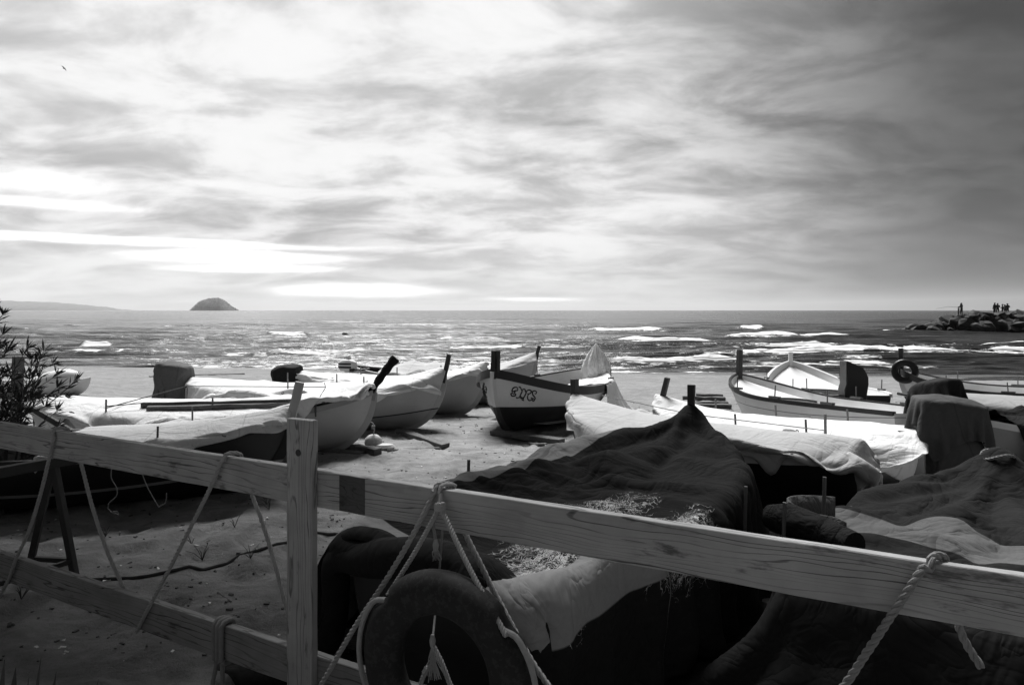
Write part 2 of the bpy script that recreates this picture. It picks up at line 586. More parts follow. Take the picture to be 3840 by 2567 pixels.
def grid_mesh(name, V, mat, smooth=True, attrs=None, kind='structure'):
    ny, nx = V.shape[:2]
    me = bpy.data.meshes.new(name)
    me.vertices.add(nx * ny)
    me.vertices.foreach_set('co', V.reshape(-1).astype(np.float32))
    i = np.arange((ny - 1) * (nx - 1))
    r_, c_ = i // (nx - 1), i % (nx - 1)
    a = r_ * nx + c_
    quads = np.stack([a, a + 1, a + nx + 1, a + nx], 1).astype(np.int32)
    me.loops.add(quads.size)
    me.loops.foreach_set('vertex_index', quads.ravel())
    me.polygons.add(len(quads))
    me.polygons.foreach_set('loop_start', np.arange(0, quads.size, 4, dtype=np.int32))
    me.polygons.foreach_set('use_smooth', np.full(len(quads), smooth, dtype=bool))
    me.update(calc_edges=True)
    me.validate()
    for k, arr in (attrs or {}).items():
        at = me.attributes.new(k, 'FLOAT', 'POINT')
        at.data.foreach_set('value', arr.reshape(-1).astype(np.float32))
    me.materials.append(mat)
    o = link(name, me)
    if kind: o['kind'] = kind
    return o


SEA = -.95


def shore_s(X, Y):
    return Y + .131 * X - 4


def sand_height(X, Y):
    z = ground_z(X, Y)
    f = np.clip((27.5 - shore_s(X, Y)) / 6, 0.15, 1)
    near = np.exp(-(np.maximum(Y, 0) / 25.0) ** 2)
    z = z + f * (.050 * fbm(X * .9, Y * .9, 3, 3) + near * .075 * fbm(X * 3.3, Y * 2.6, 5, 11, .62))
    # footprints and scuffs: shallow round dimples
    d = vnoise(X * 5.2 + 3, Y * 4.2, 31)
    z = z - f * near * .048 * np.clip((d - .58) / .22, 0, 1)
    return z


# sand sheet -----------------------------------------------------------------
m_, h, p = material('beach_sand')
c = coord(h)
_, yy, _z = h.sep(c)
n1 = h.noise(c, .7, 5, .6, .3)
n2 = h.noise(c, 9, 6, .62)
n3 = h.noise(c, 120, 4, .7)
grit = h.ss(h.noise(c, 60, 3, .65), .63, .72)
wx, wy, wz = h.sep(c)
sv = h.m('ADD', h.m('ADD', wy, h.m('MULTIPLY', wx, .131)), h.m('MULTIPLY', h.m('SUBTRACT', h.noise(h.scale(c, (.3, 1, 1)), .8, 3), .5), 2.0))
wet = h.ss(sv, 27.6, 29.0)
cc = h.lin(n1, .25, .75, .21, .285)
cc = h.m('MULTIPLY', cc, h.lin(n2, .25, .75, .80, 1.15))
cc = h.m('MULTIPLY', cc, h.lin(n3, .2, .8, .82, 1.18))
cc = h.mix(h.m('MULTIPLY', grit, .55), cc, .07)
cc = h.m('MULTIPLY', cc, h.lin(h.noise(h.scale(c, (.8, 2.2, 1)), 2.4, 6, .68), .3, .7, .62, 1.22))
cc = h.mix(wet, cc, .075)
h.put(p.inputs['Base Color'], cc)
h.put(p.inputs['Roughness'], h.mix(wet, .95, .32))
p.inputs['Specular IOR Level'].default_value = .3
h.put(p.inputs['Normal'], h.bump(h.m('ADD', h.m('MULTIPLY', n2, 1.6), h.m('MULTIPLY', n3, .35)), .9, .03))
M['sand'] = m_
yr = np.concatenate([np.linspace(-14, .6, 12), 1.0 / np.linspace(1 / .9, 1 / 36.0, 430), np.array([45, 60, 90.0])])
xr = np.concatenate([np.array([-90, -50, -34]), np.linspace(-24, -6.2, 90), np.linspace(-6.1, 6.1, 330), np.linspace(6.2, 24, 90), np.array([34, 50, 90])])
XX, YY = np.meshgrid(xr, yr)
VV = np.stack([XX, YY, sand_height(XX, YY)], -1)
grid_mesh('beach_sand', VV, M['sand'])

# sea ------------------------------------------------------------------------
m_, h, p = material('sea_water')
c = coord(h)
fo = h.n('ShaderNodeAttribute', attribute_name='foam').outputs['Fac']
nf = h.noise(h.scale(c, (.35, 1.0, 1)), 1.5, 7, .68, .5)
wnd = h.n('ShaderNodeTexNoise'); wnd.inputs['Scale'].default_value = .9; wnd.inputs['Detail'].default_value = 4
h.put(wnd.inputs['Vector'], c)
ed = h.voro(h.scale(h.v('ADD', c, h.v('MULTIPLY', wnd.outputs[1], (1.6, 1.6, 0))), (.7, 1.3, 1)), 1.5, 'DISTANCE_TO_EDGE')
lace = h.m('MULTIPLY', h.m('MULTIPLY', h.ss(ed, .0, .12, 1.0, 0.0), .14), h.ss(fo, .08, .4))
k = h.ss(h.m('ADD', h.m('ADD', fo, lace), h.m('MULTIPLY', h.m('SUBTRACT', nf, .5), 1.25)), .44, .68)
b1 = h.noise(h.scale(c, (.6, 1.1, 1)), 1.5, 6, .62, .3)
b2 = h.noise(h.scale(c, (.12, .3, 1)), .55, 6, .6, .3)
h.put(p.inputs['Base Color'], h.mix(k, .018, .80))
h.put(p.inputs['Roughness'], h.mix(k, .19, .85))
p.inputs['IOR'].default_value = 1.33
nrm = h.bump(b1, .45, .07)
b3 = h.noise(h.scale(c, (.010, .055, 1)), 1.0, 6, .6, .2)
nrm = h.bump(b2, .9, .75, nrm)
nrm = h.bump(b3, .8, 4.0, nrm)
h.put(p.inputs['Normal'], nrm)
M['sea'] = m_

HS = CAMZ - SEA
pyr = np.concatenate([np.linspace(HORY + .30, HORY + 6, 26)[:-1], np.linspace(HORY + 6, HORY + 310, 500)])
Yr = (HS * FPX / (pyr - HORY))[::-1]
tr = np.linspace(-.98, .98, 760)
TT, YY = np.meshgrid(tr, Yr)
XX = TT * YY
rowd = np.gradient(Yr)[:, None] + 0 * XX
cold = (tr[1] - tr[0]) * YY
Z = np.zeros_like(XX)
wrng = np.random.default_rng(5)
dxg = np.zeros_like(XX)
S_sea = shore_s(XX, YY)
depth = np.clip((S_sea - 24.7) / 26.0, .0, 1)
patch = .55 + .9 * vnoise(XX * .03, YY * .05, 77)
for lam, amp, n in ((26, .09, 3), (13, .085, 5), (6.5, .085, 7), (3.2, .065, 8), (1.7, .038, 8), (.95, .018, 8)):
    for k_ in range(n):
        ang = R(90) + wrng.normal(0, .20) + .13
        l_ = lam * wrng.uniform(.75, 1.3)
        kx, ky = math.cos(ang) * 2 * math.pi / l_, math.sin(ang) * 2 * math.pi / l_
        ph = wrng.uniform(0, 6.28)
        fade = np.clip((l_ / 2.6 - rowd) / (l_ / 2.6), 0, 1) * np.clip((l_ / 2.6 - cold) / (l_ / 2.6), 0, 1)
        th = kx * XX + ky * YY + ph + 1.1 * fbm(XX / (l_ * 3), YY / (l_ * 3), 2, int(lam * 7) + k_) * 6.28
        wv_ = 1.38 - 2 * np.abs(np.sin(th / 2)) ** .8          # peaked crests, zero mean
        Z += amp * fade * wv_ * patch * (2.0 / math.sqrt(n))
Z *= (.30 + .70 * depth)
foam = np.clip((Z - .38) / .45, 0, .40) * np.clip((140 - YY) / 60, 0, 1)
# breaking waves: a steep ridge with white water down its landward face
brk = [  # x range in photo pixels, row, height, foam
    (2190, 2500, 1236, .55, .9), (2300, 2690, 1281, .55, 1.0), (2720, 3010, 1268, .50, .95), (2890, 3300, 1262, .45, 1.0),
    (2850, 3580, 1296, .45, 1.0), (3620, 4100, 1306, .28, .85), (2660, 3650, 1327, .42, .95), (3680, 4100, 1325, .4, .9),
    (2250, 2790, 1366, .30, .95), (3080, 3350, 1366, .28, .9), (1630, 1900, 1272, .35, .7), (1640, 2000, 1318, .30, .85),
    (1000, 1160, 1264, .40, .75), (300, 420, 1297, .42, .85), (560, 760, 1275, .3, .5), (2765, 2870, 1232, .5, .75),
    (1500, 2200, 1352, .20, .75), (800, 1300, 1340, .24, .6), (200, 700, 1330, .24, .5), (1900, 2300, 1300, .25, .65), (3300, 3420, 1246, .3, .9)]
for x0, x1, row, hg, fm in brk:
    Yc = HS * FPX / (row - HORY)
    t0, t1 = (x0 - 1920) / FPX, (x1 - 1920) / FPX
    tc, hw = (t0 + t1) / 2, (t1 - t0) / 2
    side = np.clip(1.25 - np.abs((TT - tc) / hw) ** 3, 0, 1)
    line = Yc + (fbm(XX / (Yc * .10), XX * 0 + row, 3, 5) * Yc * .05)
    dY = (YY - line)
    wl = .030 * Yc
    prof = np.where(dY > 0, np.exp(-(dY / (wl * .9)) ** 2), np.exp(-(dY / (wl * .38)) ** 2))
    rag = .75 + .9 * fbm(XX / (Yc * .03), YY / (Yc * .03), 3, row)
    Z += .85 * hg * prof * side * rag
    fr = np.where(dY > 0, np.exp(-(dY / (wl * .34)) ** 2), np.exp(-(dY / (wl * .80)) ** 2))
    foam = np.maximum(foam, 1.08 * fr * side * fm * (.85 + .6 * fbm(XX / (Yc * .02), YY / (Yc * .02), 2, row + 9)))
# thin foam left behind by the breakers and the wash at the water's edge
tail = np.clip(fbm(XX * .16, YY * .5, 4, 91) * 2.8, 0, .62) * np.clip((75 - YY) / 30, 0, 1)
foam = np.maximum(foam, tail * .85)
edge_ = S_sea - 24.6 - 1.6 * fbm(XX * .22, YY * 0, 3, 15)
foam = np.maximum(foam, .8 * np.exp(-((edge_ - .9) / .7) ** 2) * np.clip(2.2 * vnoise(XX * .35, YY * .5, 3) - .45, 0, 1.1))
VV = np.stack([XX, YY, SEA + Z], -1)
far = np.stack([TT[-1:] * 60000, np.full_like(TT[-1:], 60000), np.full_like(TT[-1:], SEA)], -1)
VV = np.concatenate([VV, far], 0)
foam = np.concatenate([foam, np.zeros((1, foam.shape[1]))], 0)
grid_mesh('sea', VV, M['sea'], attrs={'foam': foam})

# far land -------------------------------------------------------------------
m_, h, p = material('wooded_land')
c = coord(h)
n1 = h.noise(h.scale(c, (.02, .02, .02)), 1.0, 8, .7)
h.put(p.inputs['Base Color'], h.lin(n1, .3, .7, .035, .12))
p.inputs['Roughness'].default_value = .95
M['land'] = m_


def hill(name, x0, x1, Y, prof, label=None, depth_=.6, tree=8.0, seed=0, n=150):
    """ridge of land seen between two photo columns; prof gives heights (photo px) along it"""
    us = np.linspace(0, 1, n); vs_ = np.linspace(0, 1, 22)
    U, V_ = np.meshgrid(us, vs_)
    sx = Y / FPX
    X = (x0 + (x1 - x0) * U - 1920) * sx
    wdt = (x1 - x0) * sx * depth_
    hgt = np.interp(U, np.linspace(0, 1, len(prof)), prof) * sx
    sect = np.sin(np.pi * np.clip(V_, 0, 1)) ** .6
    Z_ = hgt * sect + tree * sect * fbm(U * n / 3, V_ * 9, 3, seed) * 1.6 * (hgt > 0)
    YY_ = Y + (V_ - .5) * wdt * (np.sin(np.pi * np.clip(U, .02, .98)) ** .5)
    o = grid_mesh(name, np.stack([X, YY_, SEA - 1.0 + Z_], -1), M['land'])
    return o


isl = hill('island', 714, 894, 5200, [0, 8, 19, 30, 36, 41, 43, 45, 46, 46, 44, 37, 27, 17, 11, 5, 0], depth_=.7, tree=19, seed=4, n=260)
hill('far_hills', -400, 500, 13500, [48, 45, 40, 37, 34, 33, 35, 36, 34, 31, 29, 25, 19, 14, 3, 0], depth_=.3, tree=25, seed=9, n=200)
hill('headland', -500, 180, 9000, [40, 36, 30, 24, 18, 14, 12, 12, 14, 13, 12, 10, 9, 4, 0], depth_=.25, tree=14, seed=12, n=220)

# air ------------------------------------------------------------------------
m_ = bpy.data.materials.new('sea_haze')
m_.use_nodes = True
t = m_.node_tree
t.nodes.clear()
o_ = t.nodes.new('ShaderNodeOutputMaterial')
pv = t.nodes.new('ShaderNodeVolumePrincipled')
pv.inputs['Color'].default_value = (.92, .92, .92, 1)
pv.inputs['Density'].default_value = 4.3e-5
pv.inputs['Anisotropy'].default_value = .35
t.links.new(pv.outputs[0], o_.inputs['Volume'])
HAZE = MB().box((0, 29900, 208), (32000, 61000, 424)).build('haze', m_, smooth=False)
HAZE['kind'] = 'stuff'
HAZE['label'] = 'pale sea haze that fades the island and far hills'
HAZE.location = (0, 0, 0)

# breakwater -----------------------------------------------------------------
m_, h, p = material('breakwater_rock')
c = coord(h)
oi = h.n('ShaderNodeObjectInfo').outputs['Random']
n1 = h.noise(c, 2.2, 7, .65)
cc = h.m('MULTIPLY', h.lin(n1, .3, .7, .010, .040), h.lin(oi, 0, 1, .6, 1.4))
h.put(p.inputs['Base Color'], cc)
p.inputs['Roughness'].default_value = .8
h.put(p.inputs['Normal'], h.bump(n1, .8, .08))
M['rock'] = m_


def rock_mesh(seed):
    bm = bmesh.new()
    bmesh.ops.create_icosphere(bm, subdivisions=2, radius=1.0)
    r2 = random.Random(seed)
    planes = [(Vector((r2.gauss(0, 1), r2.gauss(0, 1), r2.gauss(0, 1))).normalized(), r2.uniform(.42, .78)) for _ in range(13)]
    for v_ in bm.verts:
        p_ = v_.co.copy()
        for n_, d_ in planes:
            e = p_.dot(n_) - d_
            if e > 0: p_ -= n_ * e
        v_.co = p_ * r2.uniform(.97, 1.03)
    me = bpy.data.meshes.new('rock')
    bm.to_mesh(me); bm.free()
    me.materials.append(M['rock'])
    return me


rocks = [rock_mesh(i) for i in range(9)]
bw_o = empty('breakwater', tuple(px(3620, 1250, 80)), 'rubble breakwater of dark boulders running into the sea under the anglers', 'breakwater')
bwv = bw_o.location.copy()
rr = random.Random(3)
# crest line of the mole from its seaward tip to beyond the right of the view
tip_x = px(3448, 1248, 80).x
for i in range(330):
    u = rr.random() ** .9
    X = tip_x + u * 31
    crest = 2.15 * min(1, (X - tip_x + .4) / 6.2) ** .8
    v_ = rr.uniform(-1, 1)
    Y = 81.5 + v_ * (2.2 + 2.4 * min(1, u * 3)) - .10 * (X - tip_x)
    z = SEA + max(0.0, crest) * (1 - abs(v_) ** 1.5) - .16
    o = link('rock', rocks[rr.randrange(9)], bw_o)
    s_ = rr.choice((.42, .55, .7, .95, 1.15)) * rr.uniform(.85, 1.1) * (1.1 if v_ < 0 else .9)
    o.location = Vector((X, Y, z)) - bwv
    o.scale = (s_ * rr.uniform(1, 1.55), s_ * rr.uniform(.9, 1.3), s_ * rr.uniform(.6, .9))
    o.rotation_euler = (rr.uniform(-.4, .4), rr.uniform(-.4, .4), rr.uniform(0, 6.28))
core = MB()
core.add([(-4.5, -2.4, -1.2), (26, -4.6, -1.2), (26, 3.0, -1.2), (-4.5, 3.5, -1.2), (1.5, .3, .9), (26, -1.6, .9), (26, -.2, .9), (1.5, .9, .9)],
         [(0, 1, 5, 4), (1, 2, 6, 5), (2, 3, 7, 6), (3, 0, 4, 7), (4, 5, 6, 7)])
core.build('core', M['rock'], bw_o, smooth=False)

# reef awash in the swell
rf = empty('sea_reef', (0, 0, 0), 'small dark reef rocks breaking the surface of the sea', 'rocks')
rf.location = px(1285, 1262, HS * FPX / (1262 - HORY))
for i, (dx_, dz_, s_) in enumerate(((-1.1, -.15, .55), (-.5, 0, .6), (.25, .1, .7), (.75, .0, .6), (1.3, -.15, .5), (-1.8, -.2, .45))):
    o = link('rock', rocks[i], rf)
    o.location = (dx_ * .7, rr.uniform(-.3, .3), dz_ * .6 - .02)
    o.scale = (s_ * .75, s_ * .6, s_ * .55)
    o.rotation_euler = (0, 0, rr.uniform(0, 6))


# ------------------------------------------------------------------ cloth: a small position-based solver lets every tarpaulin fall over its boat
def cloth_sim(P, rest, collide, steps=130, iters=6, pins=None, damp=.965, bend=.12, ramp=(25, 75)):
    """P (nx,ny,3) start positions, rest (nx,ny,2) flat cloth coordinates, pins {(i,j): target}"""
    nx, ny = P.shape[:2]
    P = P.copy(); prev = P.copy()
    W = np.ones((nx, ny, 1))
    pin_idx = []
    if pins:
        for (i, j), tgt in pins.items():
            pin_idx.append((i, j, np.array(tgt, float)))
    r3 = np.concatenate([rest, np.zeros((nx, ny, 1))], -1)
    cons = []

    def addc(a, b, k):
        d = np.linalg.norm(r3[a] - r3[b], axis=-1, keepdims=True)
        if d.size: cons.append((a, b, d, k))
    S_ = slice
    for o_ in (0, 1):
        n2 = (nx - o_) // 2 * 2
        addc((S_(o_, o_ + n2, 2), S_(None)), (S_(o_ + 1, o_ + n2, 2), S_(None)), 1.0)
        n2 = (ny - o_) // 2 * 2
        addc((S_(None), S_(o_, o_ + n2, 2)), (S_(None), S_(o_ + 1, o_ + n2, 2)), 1.0)
    for o_ in (0, 1):
        n2 = (nx - o_) // 2 * 2
        addc((S_(o_, o_ + n2, 2), S_(0, ny - 1)), (S_(o_ + 1, o_ + n2, 2), S_(1, ny)), .6)
        addc((S_(o_, o_ + n2, 2), S_(1, ny)), (S_(o_ + 1, o_ + n2, 2), S_(0, ny - 1)), .6)
    for o_ in (0, 1):
        for m4 in (0, 2):
            st = o_ + m4
            a = np.arange(st, nx - 2, 4)
            if len(a): addc((a, S_(None)), (a + 2, S_(None)), bend)
            a = np.arange(st, ny - 2, 4)
            if len(a): addc((S_(None), a), (S_(None), a + 2), bend)
    dt = .022
    g = np.array([0, 0, -9.8 * dt * dt])
    for st in range(steps):
        vel = (P - prev) * damp
        sp = np.linalg.norm(vel, axis=-1, keepdims=True)
        vel *= np.minimum(1, .05 / np.maximum(sp, 1e-9))
        prev = P.copy()
        P = P + vel + g
        f = min(1, max(0, (st - ramp[0]) / (ramp[1] - ramp[0])))
        for it in range(iters):
            for a, b, d, k in cons:
                pa, pb = P[a], P[b]
                dv = pb - pa
                l_ = np.sqrt((dv * dv).sum(-1, keepdims=True)) + 1e-9
                cr = dv * (.5 * k * (l_ - d) / l_)
                P[a] = pa + cr
                P[b] = pb - cr
            if f > 0:
                for i, j, tgt in pin_idx:
                    P[i, j] = P[i, j] + (tgt - P[i, j]) * (.30 * f)
            collide(P, prev)
    return P


def cloth_object(name, P, rest, mat, parent=None, sub=1, thick=.004, attrs=None, matw=None):
    nx, ny = P.shape[:2]
    o = grid_mesh(name, np.transpose(P, (1, 0, 2)), mat, attrs={k: a.T for k, a in (attrs or {}).items()}, kind=None)
    me = o.data
    uvl = me.uv_layers.new(name='cloth')
    vi = np.empty(len(me.loops), dtype=np.int32)
    me.loops.foreach_get('vertex_index', vi)
    ruv = np.transpose(rest, (1, 0, 2)).reshape(-1, 2)
    uvl.data.foreach_set('uv', ruv[vi].ravel().astype(np.float32))
    if sub:
        sb = o.modifiers.new('smooth', 'SUBSURF'); sb.levels = sub; sb.render_levels = sub
    if thick:
        sd = o.modifiers.new('thickness', 'SOLIDIFY'); sd.thickness = thick; sd.offset = 1
    if parent is not None: o.parent = parent
    if matw is not None: o.matrix_world = matw
    return o


# ------------------------------------------------------------------ boats
class Boat:
    def __init__(s, stern, bow, B, D, hb, hs, transom=False, foot=.58, heel=0.0, lift=0.0, full=2.3):
        zs_, zb_ = float(ground_z(*stern)), float(ground_z(*bow))
        a, b = Vector((stern[0], stern[1], zs_)), Vector((bow[0], bow[1], zb_))
        s.L = (b - a).length
        xa = (b - a).normalized()
        ya = Vector((0, 0, 1)).cross(xa).normalized()
        za = xa.cross(ya)
        rot = Matrix((xa, ya, za)).transposed() @ Matrix.Rotation(heel, 3, 'X')
        s.mat = Matrix.Translation(a + Vector((0, 0, lift - .035))) @ rot.to_4x4()
        s.B, s.D, s.hb, s.hs, s.transom, s.foot, s.full = B, D, hb, hs, transom, foot, full
        n = 46
        th = np.linspace(0, math.pi, n)
        s.u = (1 - np.cos(th)) / 2
        s.xs = s.u * s.L
        s.bs = s.half(s.u)
        s.zs = s.sheer(s.u)

    def half(s, u):
        sg = 2 * np.asarray(u, float) - 1
        f = np.maximum(0, 1 - np.abs(sg) ** s.full) ** .78
        if s.transom:
            f = np.where(sg < 0, 1 - .32 * np.abs(sg) ** 2.2, f)
        return s.B / 2 * f

    def sheer(s, u):
        sg = 2 * np.asarray(u, float) - 1
        return s.D + s.hb * np.maximum(0, sg) ** 2.3 + s.hs * np.maximum(0, -sg) ** 2.3

    def keel(s, u):
        sg = 2 * np.asarray(u, float) - 1
        zs_ = s.sheer(u)
        q1 = np.clip((sg - s.foot) / (1 - s.foot), 0, 1)
        k = zs_ * (1 - np.sqrt(np.maximum(0, 1 - q1 ** 2.2)))
        if not s.transom:
            q2 = np.clip((-sg - .66) / .34, 0, 1)
            k = np.maximum(k, zs_ * (1 - np.sqrt(np.maximum(0, 1 - q2 ** 2.2))))
        return k

    def pt(s, u, t, side=1, off=0.0, inner=False):
        u = np.asarray(u, float); t = np.asarray(t, float)
        sg = np.abs(2 * u - 1)
        wv_ = (sg ** 1.6) if not s.transom else np.where(u < .5, .12, sg ** 1.6)
        a = t * math.pi / 2
        yr_ = np.sin(a) ** .85 * (1 - wv_) + (t ** .95) * wv_
        zr_ = (1 - np.cos(a)) ** .92 * (1 - wv_) + t * wv_
        b = s.half(u)
        zk, zs_ = s.keel(u), s.sheer(u)
        if inner:
            b = np.maximum(0, b - .032); zk = np.minimum(zk + .05, zs_ - .001)
        return np.stack([u * s.L + 0 * t, side * (b * yr_ + off), zk + (zs_ - zk) * zr_ + 0 * u], -1)

    def b_at(s, x): return np.interp(x, s.xs, s.bs, left=-1, right=-1)
    def z_at(s, x): return np.interp(x, s.xs, s.zs)

    def w(s, p): return s.mat @ Vector(p)


def build_boat(b, label, hullmat, railmat, inmat, stem=(.30, 0.0, .07, None), stern_post=None, pins=6, open_=False, thwarts=(.35, .58), deck=None, name='fishing_boat', rail=(.055, .05), band=None, keel=True):
    root = empty(name, label=label, cat='boat', mat=b.mat)
    nt = 13
    u = b.u; t = np.linspace(0, 1, nt)
    U, T = np.meshgrid(u, t, indexing='ij')
    V = []; F = []

    def sheet(A, flip):
        k = len(V)
        n, m_ = A.shape[:2]
        V.extend(A.reshape(-1, 3).tolist())
        for i in range(n - 1):
            for j in range(m_ - 1):
                q_ = (k + i * m_ + j, k + (i + 1) * m_ + j, k + (i + 1) * m_ + j + 1, k + i * m_ + j + 1)
                F.append(q_[::-1] if flip else q_)
        return k
    for sd in (1, -1):
        sheet(b.pt(U, T, sd), sd < 0)
    no = len(F)
    for sd in (1, -1):
        sheet(b.pt(U, T, sd, inner=True), sd > 0)
    if b.transom:
        k = len(V)
        a = b.pt(np.zeros(nt), t, 1); c_ = b.pt(np.zeros(nt), t, -1)
        V.extend(a.tolist()); V.extend(c_.tolist())
        for j in range(nt - 1): F.append((k + j, k + nt + j, k + nt + j + 1, k + j + 1))
    idx = [0] * no + [1] * (len(F) - no)
    if b.transom:
        for j in range(nt - 1): idx[-1 - j] = 0
    hull = mesh('hull', V, F, None, root, mats=[hullmat, inmat], midx=idx)
    # gunwale: capping rail swept round the sheer
    for sd in (1, -1):
        mb = MB()
        vv, ff = [], []
        wd, ht = rail
        for i, uu in enumerate(u):
            x = uu * b.L; y = sd * float(b.half(uu)); z = float(b.sheer(uu))
            inw = -sd * min(.03, abs(y)); out = sd * wd * .45
            vv += [(x, y + inw, z - .01), (x, y + out, z - .01 - (band or ht * .6)), (x, y + out, z + ht * .55), (x, y + inw, z + ht * .55)]
        for i in range(len(u) - 1):
            for k in range(4):
                q_ = (i * 4 + k, i * 4 + (k + 1) % 4, i * 4 + 4 + (k + 1) % 4, i * 4 + 4 + k)
                ff.append(q_ if sd > 0 else q_[::-1])
        ff += [(0, 1, 2, 3), tuple(len(vv) - 4 + k for k in (3, 2, 1, 0))]
        mb.add(vv, ff).build('gunwale', railmat, root)
    # stem post follows the bow profile and stands above the sheer
    if stem:
        hgt, rake, wd, smat = stem
        mb = MB()
        us = np.linspace(.5 + b.foot / 2 - .02, 1.0, 16)
        us = 1 - (1 - us[0]) * (1 - np.linspace(0, 1, 18)) ** 1.8
        line = [(float(q_) * b.L + .012, 0, float(b.keel(q_)) - .012) for q_ in us]
        top = Vector((b.L + .012, 0, float(b.sheer(1.0))))
        mb2 = MB()
        vv, ff = [], []
        pts = [Vector(p_) for p_ in line]
        for i, p_ in enumerate(pts):
            tg = (pts[min(i + 1, len(pts) - 1)] - pts[max(i - 1, 0)]).normalized()
            nr = Vector((tg.z, 0, -tg.x))
            for sy, sn in ((-.5, -.05), (.5, -.05), (.32, .035), (-.32, .035)):
                vv.append(p_ + Vector((0, sy * wd, 0)) + nr * sn)
        n = len(pts)
        for i in range(n - 1):
            for k in range(4): ff.append((i * 4 + k, i * 4 + (k + 1) % 4, i * 4 + 4 + (k + 1) % 4, i * 4 + 4 + k))
        mb2.add(vv, ff + [(0, 1, 2, 3), tuple(n * 4 - 4 + k for k in (3, 2, 1, 0))]).build('stem_band', hullmat, root)
        mb.beam(top + Vector((-.03, 0, -.12)), top + Vector((-.03 + rake, 0, hgt)), wd, min(.075, wd * 1.05), up=(0, 1, 0), seg=3, jit=.003)
        mb.build('stem_post', smat or railmat, root, bevel=.006)
    if stern_post:
        hgt, rake, wd, smat = stern_post
        top = Vector((.0, 0, float(b.sheer(0.0))))
        mb = MB()
        mb.beam(top + Vector((0.02, 0, -.3)), top + Vector((-rake, 0, hgt)), wd, .08, up=(0, 1, 0), seg=2, jit=.003)
        mb.build('stern_post', smat or railmat, root, bevel=.006)
    if keel:
        mb = MB()
        us = np.linspace(.14 if not b.transom else 0.0, .5 + b.foot / 2, 14)
        mb.tube([(float(q_) * b.L, 0, float(b.keel(q_)) - .005) for q_ in us], .035, 4)
        mb.build('keel', hullmat, root)
    # thole pins
    for k in range(pins):
        uu = .24 + .52 * (k // 2) / max(1, (pins // 2 - 1))
        sd = 1 if k % 2 else -1
        x = uu * b.L; y = sd * (float(b.half(uu)) - .005); z = float(b.sheer(uu))
        mb = MB()
        mb.box((x, y, z + .04), (.20, .05, .03))
        mb.tube([(x, y, z), (x + random.uniform(-.012, .012), y + random.uniform(-.012, .012), z + .21)], .009, 7)
        mb.build('thole_pin', M['steel'], root)
    if open_:
        for uu in thwarts:
            z = float(b.sheer(uu)) - .17
            y = float(b.half(uu)) - .035
            mb = MB().box((uu * b.L, 0, z), (.2, 2 * y, .03))
            mb.build('thwart', inmat, root, bevel=.006)
        zf = .12
        us = np.linspace(.16, .8, 16)
        vv, ff = [], []
        for q_ in us:
            yb = float(b.half(q_)) * .72
            vv += [(q_ * b.L, -yb, zf + .05 * abs(2 * q_ - 1) ** 2), (q_ * b.L, yb, zf + .05 * abs(2 * q_ - 1) ** 2)]
        for i in range(len(us) - 1): ff.append((i * 2, i * 2 + 2, i * 2 + 3, i * 2 + 1))
        mesh('floor_boards', vv, ff, inmat, root, smooth=False)
        if deck:
            us = np.linspace(deck, .985, 14)
            vv, ff = [], []
            for q_ in us:
                yb = max(.003, float(b.half(q_)) - .034)
                zz = float(b.sheer(q_)) - .10 - .05 * (1 - q_)
                for f in np.linspace(-1, 1, 9):
                    vv.append((q_ * b.L, yb * f, zz + .05 * (1 - f * f)))
            for i in range(len(us) - 1):
                for j in range(8): ff.append((i * 9 + j, i * 9 + 9 + j, i * 9 + 10 + j, i * 9 + 1 + j))
            mesh('fore_deck', vv, ff, inmat, root)
            vv2 = []
            q_ = deck
            yb = float(b.half(q_)) - .034
            zz = float(b.sheer(q_)) - .10 - .05 * (1 - q_)
            mb = MB()
            mb.tube([(q_ * b.L - .01, yb * f, zz + .05 * (1 - f * f)) for f in np.linspace(-1, 1, 13)], .016, 6)
            mb.build('deck_beam', M['dark_wood'], root)
    b.root = root
    return root


ev, ef = [], []
for i in range(14):
    a = 2 * math.pi * i / 14
    for k in range(6):
        b_ = 2 * math.pi * k / 6
        ev.append(((.017 + .006 * math.cos(b_)) * math.cos(a), (.017 + .006 * math.cos(b_)) * math.sin(a), .005 * math.sin(b_)))
for i in range(14):
    for k in range(6): ef.append((i * 6 + k, ((i + 1) % 14) * 6 + k, ((i + 1) % 14) * 6 + (k + 1) % 6, i * 6 + (k + 1) % 6))
EYELET = bpy.data.meshes.new('eyelet')
EYELET.from_pydata(ev, [], ef)
EYELET.polygons.foreach_set('use_smooth', np.ones(len(ef), dtype=bool))
EYELET.materials.append(M['steel'])


